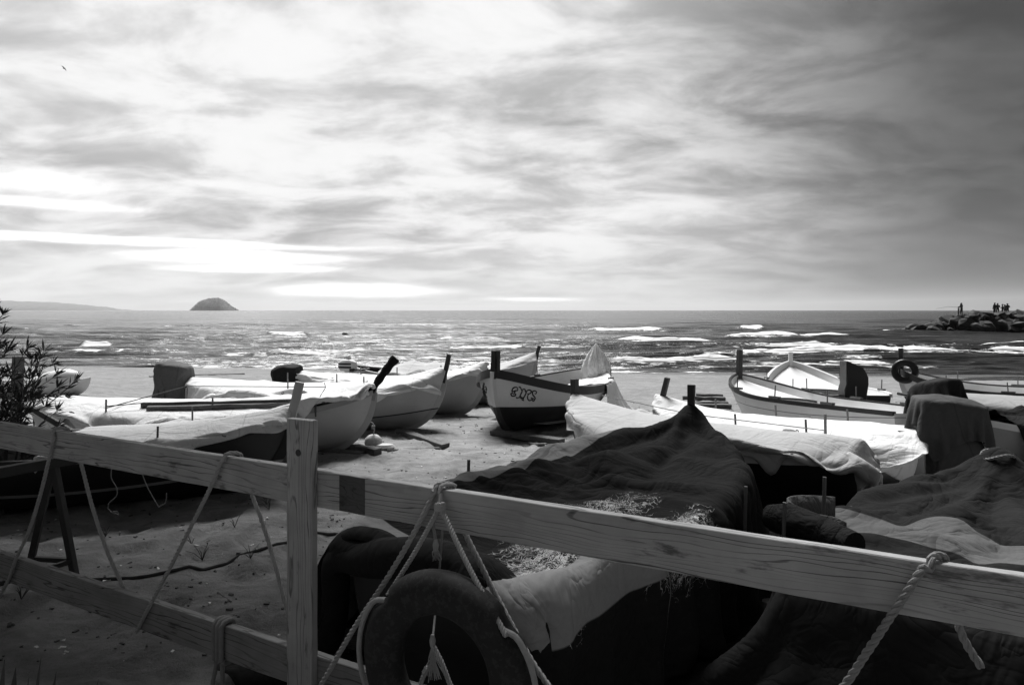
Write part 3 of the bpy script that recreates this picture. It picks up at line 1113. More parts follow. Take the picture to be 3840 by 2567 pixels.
def tarp(b, label, mat, x0, x1, hw, ridge=.12, hem=None, res=.055, seed=0, cones=(), slack=1.045, yoff=0.0, rot=0.0, group=None, extra_pins=None, steps=120, iters=6, edge=True, sub=1, base=0.0, ridge_fn=None, damp=.965, slackx=None, fray=None, tailored=.55, crumple=.018, pleats=None, eyelets=.55):
    """canvas over a boat, laced down at points along its hem; hem = (spacing, drop)"""
    nx = max(8, int((x1 - x0) / res)); ny = max(8, int(2 * hw / res))
    gx = np.linspace(x0, x1, nx); gy = np.linspace(-hw, hw, ny)
    GX, GY = np.meshgrid(gx, gy, indexing='ij')
    if tailored:
        over = hw - b.B / 2
        g_ = np.clip((np.maximum(b.b_at(np.clip(gx, 0, b.L)), 0) + over) / hw, tailored, 1.1)
        g_ = g_ * (1 + .10 * fbm(gx * 1.7 + seed, gx * 0 + seed * 3.1, 3, seed))
        GY = GY * g_[:, None]
    rest = np.stack([GX * (slack if slackx is None else slackx), GY * slack], -1)
    r2 = np.random.default_rng(seed + 100)
    X = GX; Y = GY + yoff
    if rot:
        cx, cy = (x0 + x1) / 2, yoff
        X, Y = cx + (GX - cx) * math.cos(rot) - (Y - cy) * math.sin(rot), cy + (GX - cx) * math.sin(rot) + (Y - cy) * math.cos(rot)
    L = b.L

    def hfun(x, y):
        bb = b.b_at(x) + .04
        zs_ = b.z_at(np.clip(x, 0, L)) + .035 + base
        rg = ridge if ridge_fn is None else ridge_fn(x / L)
        f = np.clip(np.abs(y) / np.maximum(bb, .02), 0, 1)
        hh = zs_ + rg * (1 - f ** 1.7)
        inside = (np.abs(y) < bb) & (x > -.03) & (x < L + .04)
        hh = np.where(inside, hh, 0.03)
        for cn in cones:
            cx_, cy_, zt, sl_, rad = cn[:5]
            d = np.hypot(x - cx_, y - cy_)
            if len(cn) > 5:
                hc = zt - sl_ * d * (1 + cn[5] * np.cos(cn[6] * np.arctan2(y - cy_, x - cx_) + cn[7])) - .25 * cn[5] * d ** .5 * .3
            else:
                hc = zt - sl_ * d
            hh = np.where(d < rad, np.maximum(hh, hc), hh)
            inside = inside | (d < rad)
        return hh, inside, bb

    def collide(P, prev):
        x, y, z = P[..., 0], P[..., 1], P[..., 2]
        hh, inside, bb = hfun(x, y)
        pen = hh + base * 0 - z
        deep = inside & (pen > .16) & (np.abs(y) > bb * .55)
        y[...] = np.where(deep, np.sign(y) * (bb + .012), y)
        hit = (pen > 0) & ~deep
        z[...] = np.where(hit, hh, z)
        fr = .8
        x[...] = np.where(hit, prev[..., 0] + (x - prev[..., 0]) * (1 - fr), x)
        y[...] = np.where(hit, prev[..., 1] + (y - prev[..., 1]) * (1 - fr), y)
    zt = float(np.max(b.zs)) + max(ridge, .05) + .12 + base
    Z = np.full_like(X, 0) + b.z_at(np.clip(X, 0, L)) + ridge + .10 + base
    for cx_, cy_, zc_, sl_, rad in [cn[:5] for cn in cones]:
        d = np.hypot(X - cx_, Y - cy_)
        Z = np.maximum(Z, zc_ + .03 - sl_ * .55 * d)
    Z = Z + r2.normal(0, .006, X.shape) + .11 * (fbm(X * 3.2 + seed * 7, Y * 3.2, 3, seed, .6) + .15)
    P = np.stack([X, Y, Z], -1)
    pins = {}
    if hem:
        sp, drop = hem
        n = max(2, int((x1 - x0) / sp))
        for k in range(n + 1):
            i = int(round(k * (nx - 1) / n))
            for sd, j in ((-1, 0), (1, ny - 1)):
                xx = min(max(gx[i], .05), L - .03)
                bb = max(float(b.b_at(xx)), 0)
                dr = drop * r2.uniform(.75, 1.2)
                if r2.random() < .12: continue
                pins[(i, j)] = (xx, sd * (bb + .025), float(b.z_at(xx)) - dr)
    if extra_pins:
        for fi, fj, tgt in extra_pins:
            pins[(int(round(fi * (nx - 1))), int(round(fj * (ny - 1))))] = tgt
    P = cloth_sim(P, rest, collide, steps, iters, pins, damp=damp)
    if crumple or pleats:
        du = np.gradient(P, axis=0); dv = np.gradient(P, axis=1)
        nr = np.cross(du, dv); nr /= np.linalg.norm(nr, axis=-1, keepdims=True) + 1e-9
        dis = np.zeros(P.shape[:2])
        if crumple:
            wx_ = GX + .25 * fbm(GX * 1.5 + seed, GY * 1.5, 2, seed + 5); wy_ = GY + .25 * fbm(GX * 1.5 + 9, GY * 1.5 + seed, 2, seed + 6)
            r1 = 1 - 2 * np.abs(fbm(wx_ * 1.6 + wy_ * .9, wy_ * 2.4 - wx_ * .6, 2, seed + 7)) * 2.2
            r2_ = 1 - 2 * np.abs(fbm(wx_ * 3.4 - wy_ * 1.2, wy_ * 4.2 + wx_, 2, seed + 8)) * 2.2
            dis += crumple * (.7 * r1 + .35 * r2_)
        for cx_, cy_, n_, am, r0, r1_ in (pleats or ()):
            # pleats running down from a peak
            d = np.hypot(P[..., 0] - cx_, P[..., 1] - cy_); th = np.arctan2(P[..., 1] - cy_, P[..., 0] - cx_)
            ww = th + .35 * fbm(GX * 2, GY * 2, 2, seed + 3)
            rd = np.abs(np.sin(n_ * .5 * ww + .7)) ** .7 * (.55 + .9 * vnoise(th * 2.3 + 7, d * 0 + 3, seed)) - .5
            dis += am * rd * np.clip(d / r0, 0, 1) * np.clip((r1_ - d) / (r1_ * .6), 0, 1)
        P = P + nr * (dis * np.sign(nr[..., 2:3].mean()))[..., None]
    attrs = {}
    if edge:
        ex = np.minimum(GX - x0, x1 - GX); ey = np.minimum(GY + hw, hw - GY)
        attrs['edge'] = np.minimum(ex, ey) if edge is True else edge(GX - x0, GY + hw, x1 - x0, 2 * hw)
    if fray is not None: attrs['fray'] = fray((GX - x0) / (x1 - x0), (GY + hw) / (2 * hw))
    o = cloth_object('tarpaulin', P, rest, mat, attrs=attrs, sub=sub, matw=b.mat)
    tag(o, label, 'tarpaulin', group)
    if eyelets:
        du = np.gradient(P, axis=0); dv = np.gradient(P, axis=1)
        nr = np.cross(du, dv); nr /= np.linalg.norm(nr, axis=-1, keepdims=True) + 1e-9
        st_ = max(1, int(eyelets / res))
        for i in range(st_ // 2, nx, st_):
            for j in (1, ny - 2):
                e = link('eyelet', EYELET, o)
                e.matrix_local = Matrix.Translation(Vector(P[i, j].tolist()) + Vector(nr[i, j].tolist()) * .004) @ Vector(nr[i, j].tolist()).to_track_quat('Z', 'Y').to_matrix().to_4x4()
    b.tarp = (P, gx, gy)
    return o


def lump(name, mat, parent, size, folds=9, seed=0, taper=.25, sag=.2, loc=(0, 0, 0), n=40, m_=22, amp=.06, tie=None, irr=1.0):
    """cloth bagged and tied over something bulky: lumpy skin with creases"""
    V, F = [], []
    r2 = random.Random(seed)
    ph = [r2.uniform(0, 6.28) for _ in range(8)]
    for i in range(m_ + 1):
        t = i / m_
        lat = (t * .80) * math.pi
        rad = math.sin(min(lat, math.pi * .5)) ** .55 if lat < math.pi / 2 else 1.0 - taper * ((lat - math.pi / 2) / (math.pi * .3)) ** 1.3
        z = math.cos(min(lat, math.pi * .52)) if lat < math.pi * .5 else -(lat - math.pi / 2) / (math.pi * .3) * 1.0
        if tie:
            for tz, tw, td in tie:
                rad *= 1 - td * math.exp(-((z - tz) / tw) ** 2)
        for k in range(n):
            a = 2 * math.pi * k / n
            f = (amp * math.sin(folds * a + ph[0] + 2.5 * t) * (.25 + t) + amp * .8 * math.sin((folds * 2 + 1) * a * .5 + ph[1] - 5 * t)
                 + amp * .6 * math.sin(3 * a + ph[2] + 9 * t) + amp * .45 * math.sin(5 * a - 13 * t + ph[3]))
            f += amp * 1.6 * (abs(math.sin(folds * .5 * a + ph[6] + 3.2 * t)) - .6) * (.3 + .7 * t)
            q_ = rad * (1 + f)
            # squarish plan
            ca, sa = math.cos(a), math.sin(a)
            sq = (abs(ca) ** 3.2 + abs(sa) ** 3.2) ** (-1 / 3.2)
            nz = mnoise.noise(Vector((ca * 1.3 + seed, sa * 1.3, z * 1.5))) * .16 + mnoise.noise(Vector((ca * 2.9, sa * 2.9 + seed, z * 3.1))) * .08
            q_ *= 1 + nz * irr
            z2 = z + (mnoise.noise(Vector((ca * 1.1, sa * 1.1, seed + 3.3))) * .30 + .14 * ca) * irr * max(0, 1 - abs(z - .6))
            V.append((loc[0] + size[0] * q_ * ca * sq, loc[1] + size[1] * q_ * sa * sq, loc[2] + size[2] * (z2 + .10 * math.sin(2 * a + ph[4]) * t + amp * .7 * math.sin(folds * a + ph[5]) * t)))
    for i in range(m_):
        for k in range(n):
            F.append((i * n + k, (i + 1) * n + k, (i + 1) * n + (k + 1) % n, i * n + (k + 1) % n))
    o = mesh(name, V, F, mat, parent)
    sb = o.modifiers.new('smooth', 'SUBSURF'); sb.levels = 1; sb.render_levels = 1
    return o


def drape_cover(parent, mat, a, b_, zt, seed, size=1.1, tie=None, nx=34, lean=0.0, slack=1.03):
    """square of cloth thrown over the motor head (half sizes a, b_, top zt), optionally tied round below"""
    hw = size / 2
    g = np.linspace(-hw, hw, nx)
    GX, GY = np.meshgrid(g, g, indexing='ij')
    r2 = np.random.default_rng(seed)
    an = r2.uniform(0, 1.2)
    X = GX * math.cos(an) - GY * math.sin(an); Y = GX * math.sin(an) + GY * math.cos(an)
    Z = np.full_like(X, zt + .04) + .05 * fbm(X * 6 + seed, Y * 6, 3, seed)

    def top(x, y): return zt - lean * x - .05 * ((x / a) ** 2 + (y / b_) ** 2) + .008 * np.sin(x * 19 + seed) * np.cos(y * 23)

    def collide(P, prev):
        x, y, z = P[..., 0], P[..., 1], P[..., 2]
        r = ((np.abs(x) / a) ** 3.5 + (np.abs(y) / b_) ** 3.5) ** (1 / 3.5) + 1e-6
        t_ = top(x, y)
        pen = (r < 1) & (z < t_) & (z > zt - .75)
        out = pen & (t_ - z > .05) & (r > .5)
        k = np.where(out, 1.0 / r, 1.0)
        x *= k; y *= k
        up = pen & ~out
        z[...] = np.where(up, t_, z)
        x[...] = np.where(up, prev[..., 0] * .7 + x * .3, x); y[...] = np.where(up, prev[..., 1] * .7 + y * .3, y)
        if tie:
            for tz, tr in tie:
                near_ = np.exp(-((z - tz) / .06) ** 2) * np.clip(r - tr, 0, 2) * .5
                k = 1 - near_ / np.maximum(r, .2)
                x *= k; y *= k
    P = cloth_sim(np.stack([X, Y, Z], -1), np.stack([GX, GY], -1) * slack, collide, 110, 6, None, bend=.06)
    return cloth_object('cover', P, np.stack([GX, GY], -1), mat, parent=parent, sub=1, thick=.004)


def outboard(b, x, y, z, label, cover=None, cmat=None, yaw=0.0, scale=1.0, cowl='white', seed=0, csize=(.22, .17, .20), cz=.16, drape=None, **kw):
    """outboard motor clamped on the stern; -x is aft"""
    root = empty('outboard_motor', label=label, cat='motor')
    root.matrix_world = b.mat @ Matrix.Translation((x, y, z)) @ Matrix.Rotation(yaw, 4, 'Z') @ Matrix.Scale(scale, 4)
    hm = M['white_paint'] if cowl == 'white' else M['plastic_black']
    if not cover:
        mb = MB()
        prof = [(.02, -.02), (.125, -.015), (.15, .03), (.155, .10), (.145, .17), (.10, .215), (.01, .225)]
        mb.lathe(prof, 20, (0, 0, 0.06), (1.35, .85))
        c_ = mb.build('cowling', hm, root)
        mb = MB()
        for zz, hh in ((.195, .035), (.125, .04)):
            pr = [(.1575, zz - hh / 2), (.1585, zz), (.156, zz + hh / 2)]
            vv, ff = [], []
            for r_, z_ in pr:
                for k in range(9):
                    a = R(-150) + R(95) * k / 8
                    vv.append((r_ * math.cos(a) * 1.35, r_ * math.sin(a) * .85, z_ + 0.0))
            for i in range(2):
                for k in range(8): ff.append((i * 9 + k, i * 9 + k + 1, i * 9 + 10 + k, i * 9 + 9 + k))
            mb.add(vv, ff)
        mb.build('stripe', M['plastic_black'], c_)
        MB().box((.14, -.075, .07), (.10, .11, .05)).build('intake', M['plastic_black'], root, bevel=.008)
        MB().tube([(.02, 0, .28), (.02, 0, .30)], .025, 10).build('cap', M['plastic_black'], c_)
    mb = MB()
    mb.box((0, 0, -.22), (.13, .08, .55)).box((-.01, 0, -.55), (.20, .05, .14))
    mb.build('leg', hm if not cover else M['plastic_black'], root, bevel=.015)
    mb = MB()
    mb.tube([(-.13, 0, -.58), (.10, 0, -.58)], [.02, .04], 8)
    for k in range(3):
        a = 2 * math.pi * k / 3
        mb.box((-.12, .06 * math.cos(a), -.58 + .06 * math.sin(a)), (.012, .05, .08), Matrix.Rotation(a, 3, 'X'))
    mb.build('propeller', M['steel'], root)
    mb = MB()
    mb.box((.11, 0, -.06), (.06, .2, .16)).box((.19, 0, -.12), (.03, .22, .26)).tube([(.1, .08, -.02), (.27, .08, -.02)], .012, 6).tube([(.1, -.08, -.02), (.27, -.08, -.02)], .012, 6)
    mb.build('clamp_bracket', M['plastic_black'], root, bevel=.006)
    MB().tube([(.12, .0, .06), (.30, .02, .07), (.48, .04, .09)], [.016, .016, .02], 8).build('tiller', M['plastic_black'], root)
    if cover:
        if drape: drape_cover(root, cmat, csize[0], csize[1], cz + csize[2], seed, **drape)
        else: lump('cover', cmat, root, csize, seed=seed, loc=(0.02, 0, cz), **kw)
    return root


# ---- left-hand row of boats, prows to the right --------------------------------------------------------
M['hull_black'] = hull_paint('black_hull_light_stripe', .012, .010, .10, .10, (.13, .013, .30), 4.2, .12)
M['hull_pale'] = hull_paint('pale_hull', .42, .36, .10, .1, None, 4.0, .25)
M['hull_pale_line'] = hull_paint('pale_hull_dark_line', .46, .34, .22, .12, (.0, .009, .02), 4.0, .25)
M['hull_white_line'] = hull_paint('white_hull_thin_line', .66, .5, .12, .1, (.33, .003, .12), 3.5, .12)
M['hull_two'] = hull_paint('white_hull_black_bottom', .62, .018, .40, .05, None, 4.3, .18)
M['hull_dark'] = hull_paint('dark_hull', .014, .012, .15, .1, None, 3.5, .1)
M['cover_mid'] = canvas('grey_motor_cover', .11, stain=.2, wr=1.2)
M['cover_dark'] = canvas('dark_motor_cover', .022, stain=.25, wr=1.2)
M['cover_grey'] = canvas('grey_blanket_cover', .07, stain=.15, wr=1.2)
M['tarp_white'] = canvas('white_tarpaulin', .70, stain=.05, wr=1.9)
M['tarp_grey'] = canvas('pale_grey_tarpaulin', .48, stain=.08, wr=1.7)
M['tarp_mid'] = canvas('mid_grey_tarpaulin', .30, stain=.12)
M['tarp_dark'] = canvas('charcoal_tarpaulin', .018, wr=2.4, stain=.15, rough=.9)
M['tarp_stripe'] = canvas('charcoal_tarpaulin_pale_stripes', .020, wr=2.6, stripes=(.30, ((.52, .11),)), frayed=True, stain=.14, rough=.9)
M['tarp_stripe2'] = canvas('dark_tarpaulin_pale_stripe', .020, wr=2.6, stripes=(.13, ((1.48, .20),)), stain=.15, rough=.9)

bA = Boat((-6.3, 5.7), (-2.15, 6.6), 1.5, .52, .22, .15)
build_boat(bA, 'black hulled boat with a thin pale stripe under white canvas, white stem post', M['hull_black'], M['black_paint'], M['dark_wood'], stem=(.34, .10, .085, M['cream']), pins=4)
bB = Boat((-5.75, 8.3), (-1.83, 9.0), 1.5, .56, .24, .1)
build_boat(bB, 'pale grey round bowed boat under white canvas, dark sleeve over its stem', M['hull_pale'], M['grey_paint'], M['dark_wood'], stem=(.10, .04, .06, M['grey_paint']), stern_post=(.08, .0, .14, M['dark_wood']), pins=0)
bC = Boat((-5.4, 11.35), (-1.1, 11.05), 1.5, .60, .30, .1)
build_boat(bC, 'pale boat with a dark waterline and dark stem, behind the sleeved stem boat', M['hull_pale_line'], M['grey_paint'], M['dark_wood'], stem=(.34, .10, .07, M['dark_wood']), pins=0)
bD = Boat((-4.25, 13.5), (-.50, 13.15), 1.45, .62, .32, .1)
build_boat(bD, 'pale round bowed boat under white canvas beside the lettered boat prow', M['hull_pale'], M['cream'], M['dark_wood'], stem=(.1, .02, .06, M['cream']), pins=0)
bE = Boat((-3.75, 15.9), (.53, 15.2), 1.5, .64, .42, .2)
build_boat(bE, 'far boat with a tall dark stem under humped pale canvas at the waterside', M['hull_pale'], M['cream'], M['dark_wood'], stem=(.27, .10, .075, M['dark_wood']), stern_post=(.22, .08, .1, M['cream']), pins=4)

tarp(bA, 'white canvas over the black hulled boat, hem torn open at the bow', M['tarp_white'], 2.35, bA.L - .02, 1.12, .07, (.62, .22), res=.05, seed=1, cones=((bA.L - .03, 0, bA.z_at(bA.L) + .04, .5, .2),),
     extra_pins=[(1, .5, (bA.L - .03, 0, float(bA.sheer(1)) + .03))])
tarp(bB, 'white canvas over the pale boat, two old timbers lashed on top', M['tarp_white'], -.15, bB.L + .02, 1.20, .10, (.75, .30), res=.05, seed=2, extra_pins=[(1, .5, (bB.L, 0, float(bB.sheer(1)) + .02))])
tarp(bC, 'white canvas with a ragged pointed hem on the dark stemmed boat', M['tarp_white'], .10, bC.L, 1.20, .10, (.85, .34), res=.058, seed=3, extra_pins=[(1, .5, (bC.L - .02, 0, float(bC.sheer(1)) + .02))])
tarp(bD, 'white canvas with a short hem beside the lettered boat', M['tarp_white'], .10, bD.L, 1.04, .08, (.7, .22), res=.065, seed=4, extra_pins=[(1, .5, (bD.L - .02, 0, float(bD.sheer(1)) + .02))])
tarp(bE, 'pale grey canvas humped high over the far boat at the waterside', M['tarp_grey'], .9, bE.L, 1.10, .10, (.7, .34), res=.065, seed=5, cones=((1.5, 0, .98, .35, .8), (2.0, .1, .96, .35, .7)), extra_pins=[(1, .5, (bE.L - .02, 0, float(bE.sheer(1)) + .02))])

# dark sleeve tied over the stem of the second boat
mb = MB()
top = Vector((bB.L - .02, 0, float(bB.sheer(1))))
pth = [top + Vector((-.02, 0, -.02)), top + Vector((.05, 0, .10)), top + Vector((.16, 0, .26)), top + Vector((.235, 0, .36)), top + Vector((.30, 0, .44))]
mb.tube([bB.w(p_) for p_ in catmull(pth, .03)], [.044 + .006 * math.sin(i * 1.3) + .018 * (i / 18) for i in range(len(catmull(pth, .03)))], 14)
sv_o = mb.build('stem_sleeve', M['cloth_dark'])
tag(sv_o, 'dark cloth sleeve pulled over a slanting boat stem', 'cover')
recenter(sv_o)

outboard(bC, -.22, .0, .66, 'outboard motor under a grey cloth cover at the stern of the dark stemmed boat', True, M['cover_mid'], seed=2, csize=(.25, .19, .23), cz=.16, drape=dict(size=1.25, tie=((.02, 1.0),), lean=.15), scale=1.1)
outboard(bD, -.20, .0, .58, 'outboard motor under a streaked dark cloth with its tiller showing', True, M['cover_dark'], seed=5, csize=(.23, .18, .20), cz=.12, drape=dict(size=.92, tie=((.0, .8),), lean=-.1), scale=1.2)
outboard(bE, .15, -.55, .72, 'white outboard motor with black stripes, uncovered', False, yaw=R(0), scale=1.05)

# old timbers on the white canvas, and its lacing
zt = .68
for k, (xa, xb, yy_, zz) in enumerate(((1.28, 3.0, -.40, .71), (1.38, 3.15, -.52, .685))):
    mb = MB().beam((xa, yy_, zz), (xb, yy_ + .05, zz + .02), .09, .05, seg=6, jit=.008)
    o = mb.build('timber', M['old_wood'], bevel=.006)
    o.matrix_world = bB.mat
    tag(o, ['weathered split timber lying on the white canvas', 'longer weathered timber lashed to the canvas below the other'][k], 'timber')
mb = MB()
pinp = [(.95, -.56, .70), (1.5, .62, .82), (.95, -.56, .72), (1.3, -.47, .74), (3.1, -.50, .73), (3.3, -.55, .72), (3.35, .15, .84), (3.3, .55, .86)]
mb.tube([bB.w(p_) for p_ in pinp[:2]], .006, 6).tube([bB.w(p_) for p_ in pinp[2:]], .006, 6)
mb.tube([bB.w((3.35, .2, .84)), bB.w((1.5, .62, .82))], .006, 6)
o = mb.build('deck_cord', M['rope_dark'])
recenter(tag(o, 'dark cord laced between thole pins across the white canvas', 'cord'))
for (x_, y_) in ((.95, -.56), (1.5, .6), (3.3, -.55), (3.35, .2), (2.1, -.5)):
    o = MB().tube([bB.w((x_, y_, .56)), bB.w((x_, y_, .80))], .011, 7).build('lashing_pin', M['steel'])
    recenter(tag(o, 'rusty iron pin standing through the white canvas of the timbered boat', 'pin', 'iron pins through the white canvas'))
for bt, pts_ in ((bC, ((.35, .5), (.55, .5), (.72, -.4), (.45, -.55))), (bD, ((.3, .5), (.5, .5), (.75, .3)))):
    for fx, yy_ in pts_:
        z_ = float(bt.sheer(fx)) + .0
        o = MB().tube([bt.w((fx * bt.L, yy_, z_)), bt.w((fx * bt.L, yy_, z_ + .26))], .012, 7).build('lashing_pin', M['steel'])
        recenter(tag(o, 'dark iron pin standing through a white canvas behind the timbered boat', 'pin', 'iron pins through the farther canvases'))

# ---- lettered boat, prow towards the fence -------------------------------------------------------------
bG = Boat((1.62, 14.0), (-.30, 10.1), 1.76, .66, .33, .20, lift=.03, full=2.7)
build_boat(bG, 'white boat with black bottom and painted lettering on the prow', M['hull_two'], M['black_paint'], M['cream'], stem=(.30, -.02, .075, M['black_paint']), pins=2, open_=True, rail=(.07, .05), band=.095, name='fishing_boat')


def hull_uv_at(b, X, Y):
    """hull parameters whose place in the photograph is (X, Y): where the letters are painted"""
    us = np.linspace(.45, .995, 120); ts = np.linspace(.2, 1, 60)
    U, T = np.meshgrid(us, ts, indexing='ij')
    A = b.pt(U, T, 1)
    mt = np.array(b.mat)
    Wp = A @ mt[:3, :3].T + mt[:3, 3]
    PX = 1920 + FPX * Wp[..., 0] / Wp[..., 1]; PY = HORY + FPX * (CAMZ - Wp[..., 2]) / Wp[..., 1]
    k = np.argmin((PX - X) ** 2 + (PY - Y) ** 2)
    i, j = np.unravel_index(k, PX.shape)
    return us[i], ts[j]


strokes = [
    [(1003, 470), (985, 428), (940, 412), (890, 438), (868, 482), (884, 515), (922, 518), (958, 492), (990, 488), (1006, 462)],
    [(957, 500), (944, 540), (962, 572), (950, 600), (912, 613), (874, 600), (862, 566), (900, 552), (930, 575)],
    [(993, 567), (996, 569)],
    [(1043, 420), (1074, 460), (1094, 512), (1086, 562), (1064, 602), (1030, 640), (990, 656)], [(1028, 428), (1064, 412)], [(980, 640), (994, 672)],
    [(1060, 612), (1084, 630), (1074, 652), (1102, 662), (1132, 640)],
    [(1104, 492), (1094, 475), (1116, 459), (1152, 464), (1186, 500), (1195, 540), (1172, 590), (1146, 642), (1124, 692)], [(1098, 680), (1132, 702)],
    [(1196, 530), (1206, 496), (1242, 475), (1280, 485), (1296, 516), (1280, 546), (1240, 556), (1206, 546)],
    [(1250, 560), (1224, 612), (1219, 660), (1240, 702), (1275, 711), (1304, 690), (1310, 660), (1294, 640), (1284, 655)],
    [(1376, 560), (1405, 566), (1420, 536), (1405, 500), (1365, 497), (1334, 530), (1329, 570), (1355, 611), (1381, 650), (1378, 696), (1345, 726), (1319, 710), (1320, 675), (1346, 655), (1357, 677)]]
uvs = [[hull_uv_at(bG, 1770 + x / 5.865, 1380 + y / 5.865) for x, y in st] for st in strokes]
allu = [u_ for st in uvs for u_, _ in st]
ulo, uhi = min(allu), max(allu)
for sd in (1, -1):
    mb = MB()
    for st in uvs:
        pts_ = []
        for u_, t_ in st:
            uu = u_ if sd > 0 else ulo + uhi - u_
            pts_.append(Vector(bG.pt(uu, min(t_, .93), sd).tolist()) + Vector((0, sd * .002, 0)))
        pts_ = catmull(pts_, .008)
        n = len(pts_)
        mb.tube(pts_, [.0075 + .004 * math.sin(math.pi * i / max(1, n - 1)) for i in range(n)], 6)
    mb.build('lettering', M['plastic_black'], bG.root)
# rod holders strapped to the stem
mb = MB()
tp = Vector((bG.L - .06, .05, float(bG.sheer(1))))
mb.tube([tp + Vector((.02, .02, -.02)), tp + Vector((.02, .02, .30))], .028, 10)
mb.build('rod_holder', M['dark_wood'], bG.root)

o = tarp(bG, 'white cloth hanging in pleats over the side of the lettered boat', M['tarp_white'], .10, 1.70, .72, -.10, None, res=.045, seed=8, yoff=.86, slack=1.12, slackx=1.25, steps=120, tailored=False)
mb = MB()
prof = [(.27, -.12), (.29, 0), (.285, .10), (.25, .22), (.19, .34), (.12, .45), (.05, .55), (.012, .60)]
mb.lathe(prof, 44, (0, 0, 0), (1, .8), lambda a, t_: .09 * math.sin(11 * a + 2 * t_) + .05 * math.sin(6 * a + 1) + .03 * math.sin(23 * a))
o = mb.build('wrapped_bundle', M['cloth_white'])
o.location = px(2235, 1400, 13.6)
tag(o, 'white cloth gathered to a point over a bundle at the lettered boat stern', 'bundle')
sb = o.modifiers.new('smooth', 'SUBSURF'); sb.levels = 1; sb.render_levels = 1
o.data.materials[0] = M['cloth_white']

# ---- right-hand cluster --------------------------------------------------------------------------------
bH = Boat((2.75, 5.25), (.72, 7.9), 1.3, .54, .18, .06, heel=.03)  # hull gets a near-black colour for the shaded opening under its canvas
build_boat(bH, 'boat with a dark stem, hull dark for the shade under its light grey canvas, behind the frayed tarpaulin', M['hull_dark'], M['cream'], M['dark_wood'], stem=(.32, .02, .075, M['dark_wood']), pins=0)
tarp(bH, 'light grey canvas stretched over a boat, cord along its ridge', M['tarp_grey'], -.50, bH.L, 1.02, .13, (.8, .34), res=.05, seed=11, extra_pins=[(1, .5, (bH.L - .03, 0, float(bH.sheer(1)) + .02))])
bJ = Boat((4.25, 6.95), (1.86, 8.75), 1.25, .42, .20, .03, transom=True)
build_boat(bJ, 'low boat with a slanting dark stem under bright white canvas', M['hull_pale'], M['cream'], M['dark_wood'], stem=(.40, -.14, .06, M['dark_wood']), pins=0)
tarp(bJ, 'bright white canvas on the low boat, grey folds along its hem', M['tarp_white'], -.02, bJ.L, 1.06, .15, (.6, .36), res=.045, seed=12, extra_pins=[(1, .5, (bJ.L - .02, 0, float(bJ.sheer(1)) + .02))])
bK1 = Boat((4.97, 8.2), (3.8, 11.5), 1.5, .60, .28, .0, transom=True, heel=.05, full=3.2, lift=.03)
build_boat(bK1, 'open white boat with a black gunwale and tall dark stem', M['hull_white_line'], M['black_paint'], M['white_paint'], stem=(.42, .0, .085, M['dark_wood']), pins=6, open_=True, deck=.70, rail=(.05, .04))
bK2 = Boat((5.5, 10.9), (5.72, 14.0), 1.6, .62, .42, .0, transom=True, full=2.8)
build_boat(bK2, 'open white boat with a dark hull and high pointed white prow', M['hull_dark'], M['white_paint'], M['white_paint'], stem=(.20, .0, .07, M['white_paint']), pins=4, open_=True, deck=.62)
bK3 = Boat((10.4, 11.1), (7.7, 13.5), 1.5, .60, .32, .1)
build_boat(bK3, 'open white boat with a black strake, a tyre hung over its prow', M['hull_two'], M['black_paint'], M['white_paint'], stem=(.42, .0, .08, M['dark_wood']), pins=6, open_=True, deck=.74, band=.08)
bO = Boat((9.9, 9.5), (5.75, 9.75), 1.35, .56, .15, .1)
build_boat(bO, 'grey boat under mid grey canvas behind the wrapped motors', M['grey_paint'], M['grey_paint'], M['dark_wood'], stem=(.12, .0, .07, M['grey_paint']), pins=0)
tarp(bO, 'mid grey canvas over the boat behind the wrapped motors', M['tarp_mid'], .0, bO.L, .98, .10, (.7, .26), res=.065, seed=14)
bM = Boat((8.0, 8.3), (4.85, 7.2), 1.3, .52, .16, .1)
build_boat(bM, 'pale hulled boat half hidden under a charcoal cover beside the grey wrapped motor', M['grey_paint'], M['white_paint'], M['dark_wood'], stem=(.06, .0, .06, M['white_paint']), pins=0)
tarp(bM, 'charcoal cover in loose folds over the pale hulled boat', M['tarp_dark'], .2, bM.L - .3, 1.25, .08, None, res=.055, seed=15, slack=1.09, crumple=.03, cones=((bM.L - .75, 0, .86, 1.6, .4, .2, 6, 0.), (1.4, .1, .72, .5, .5)))

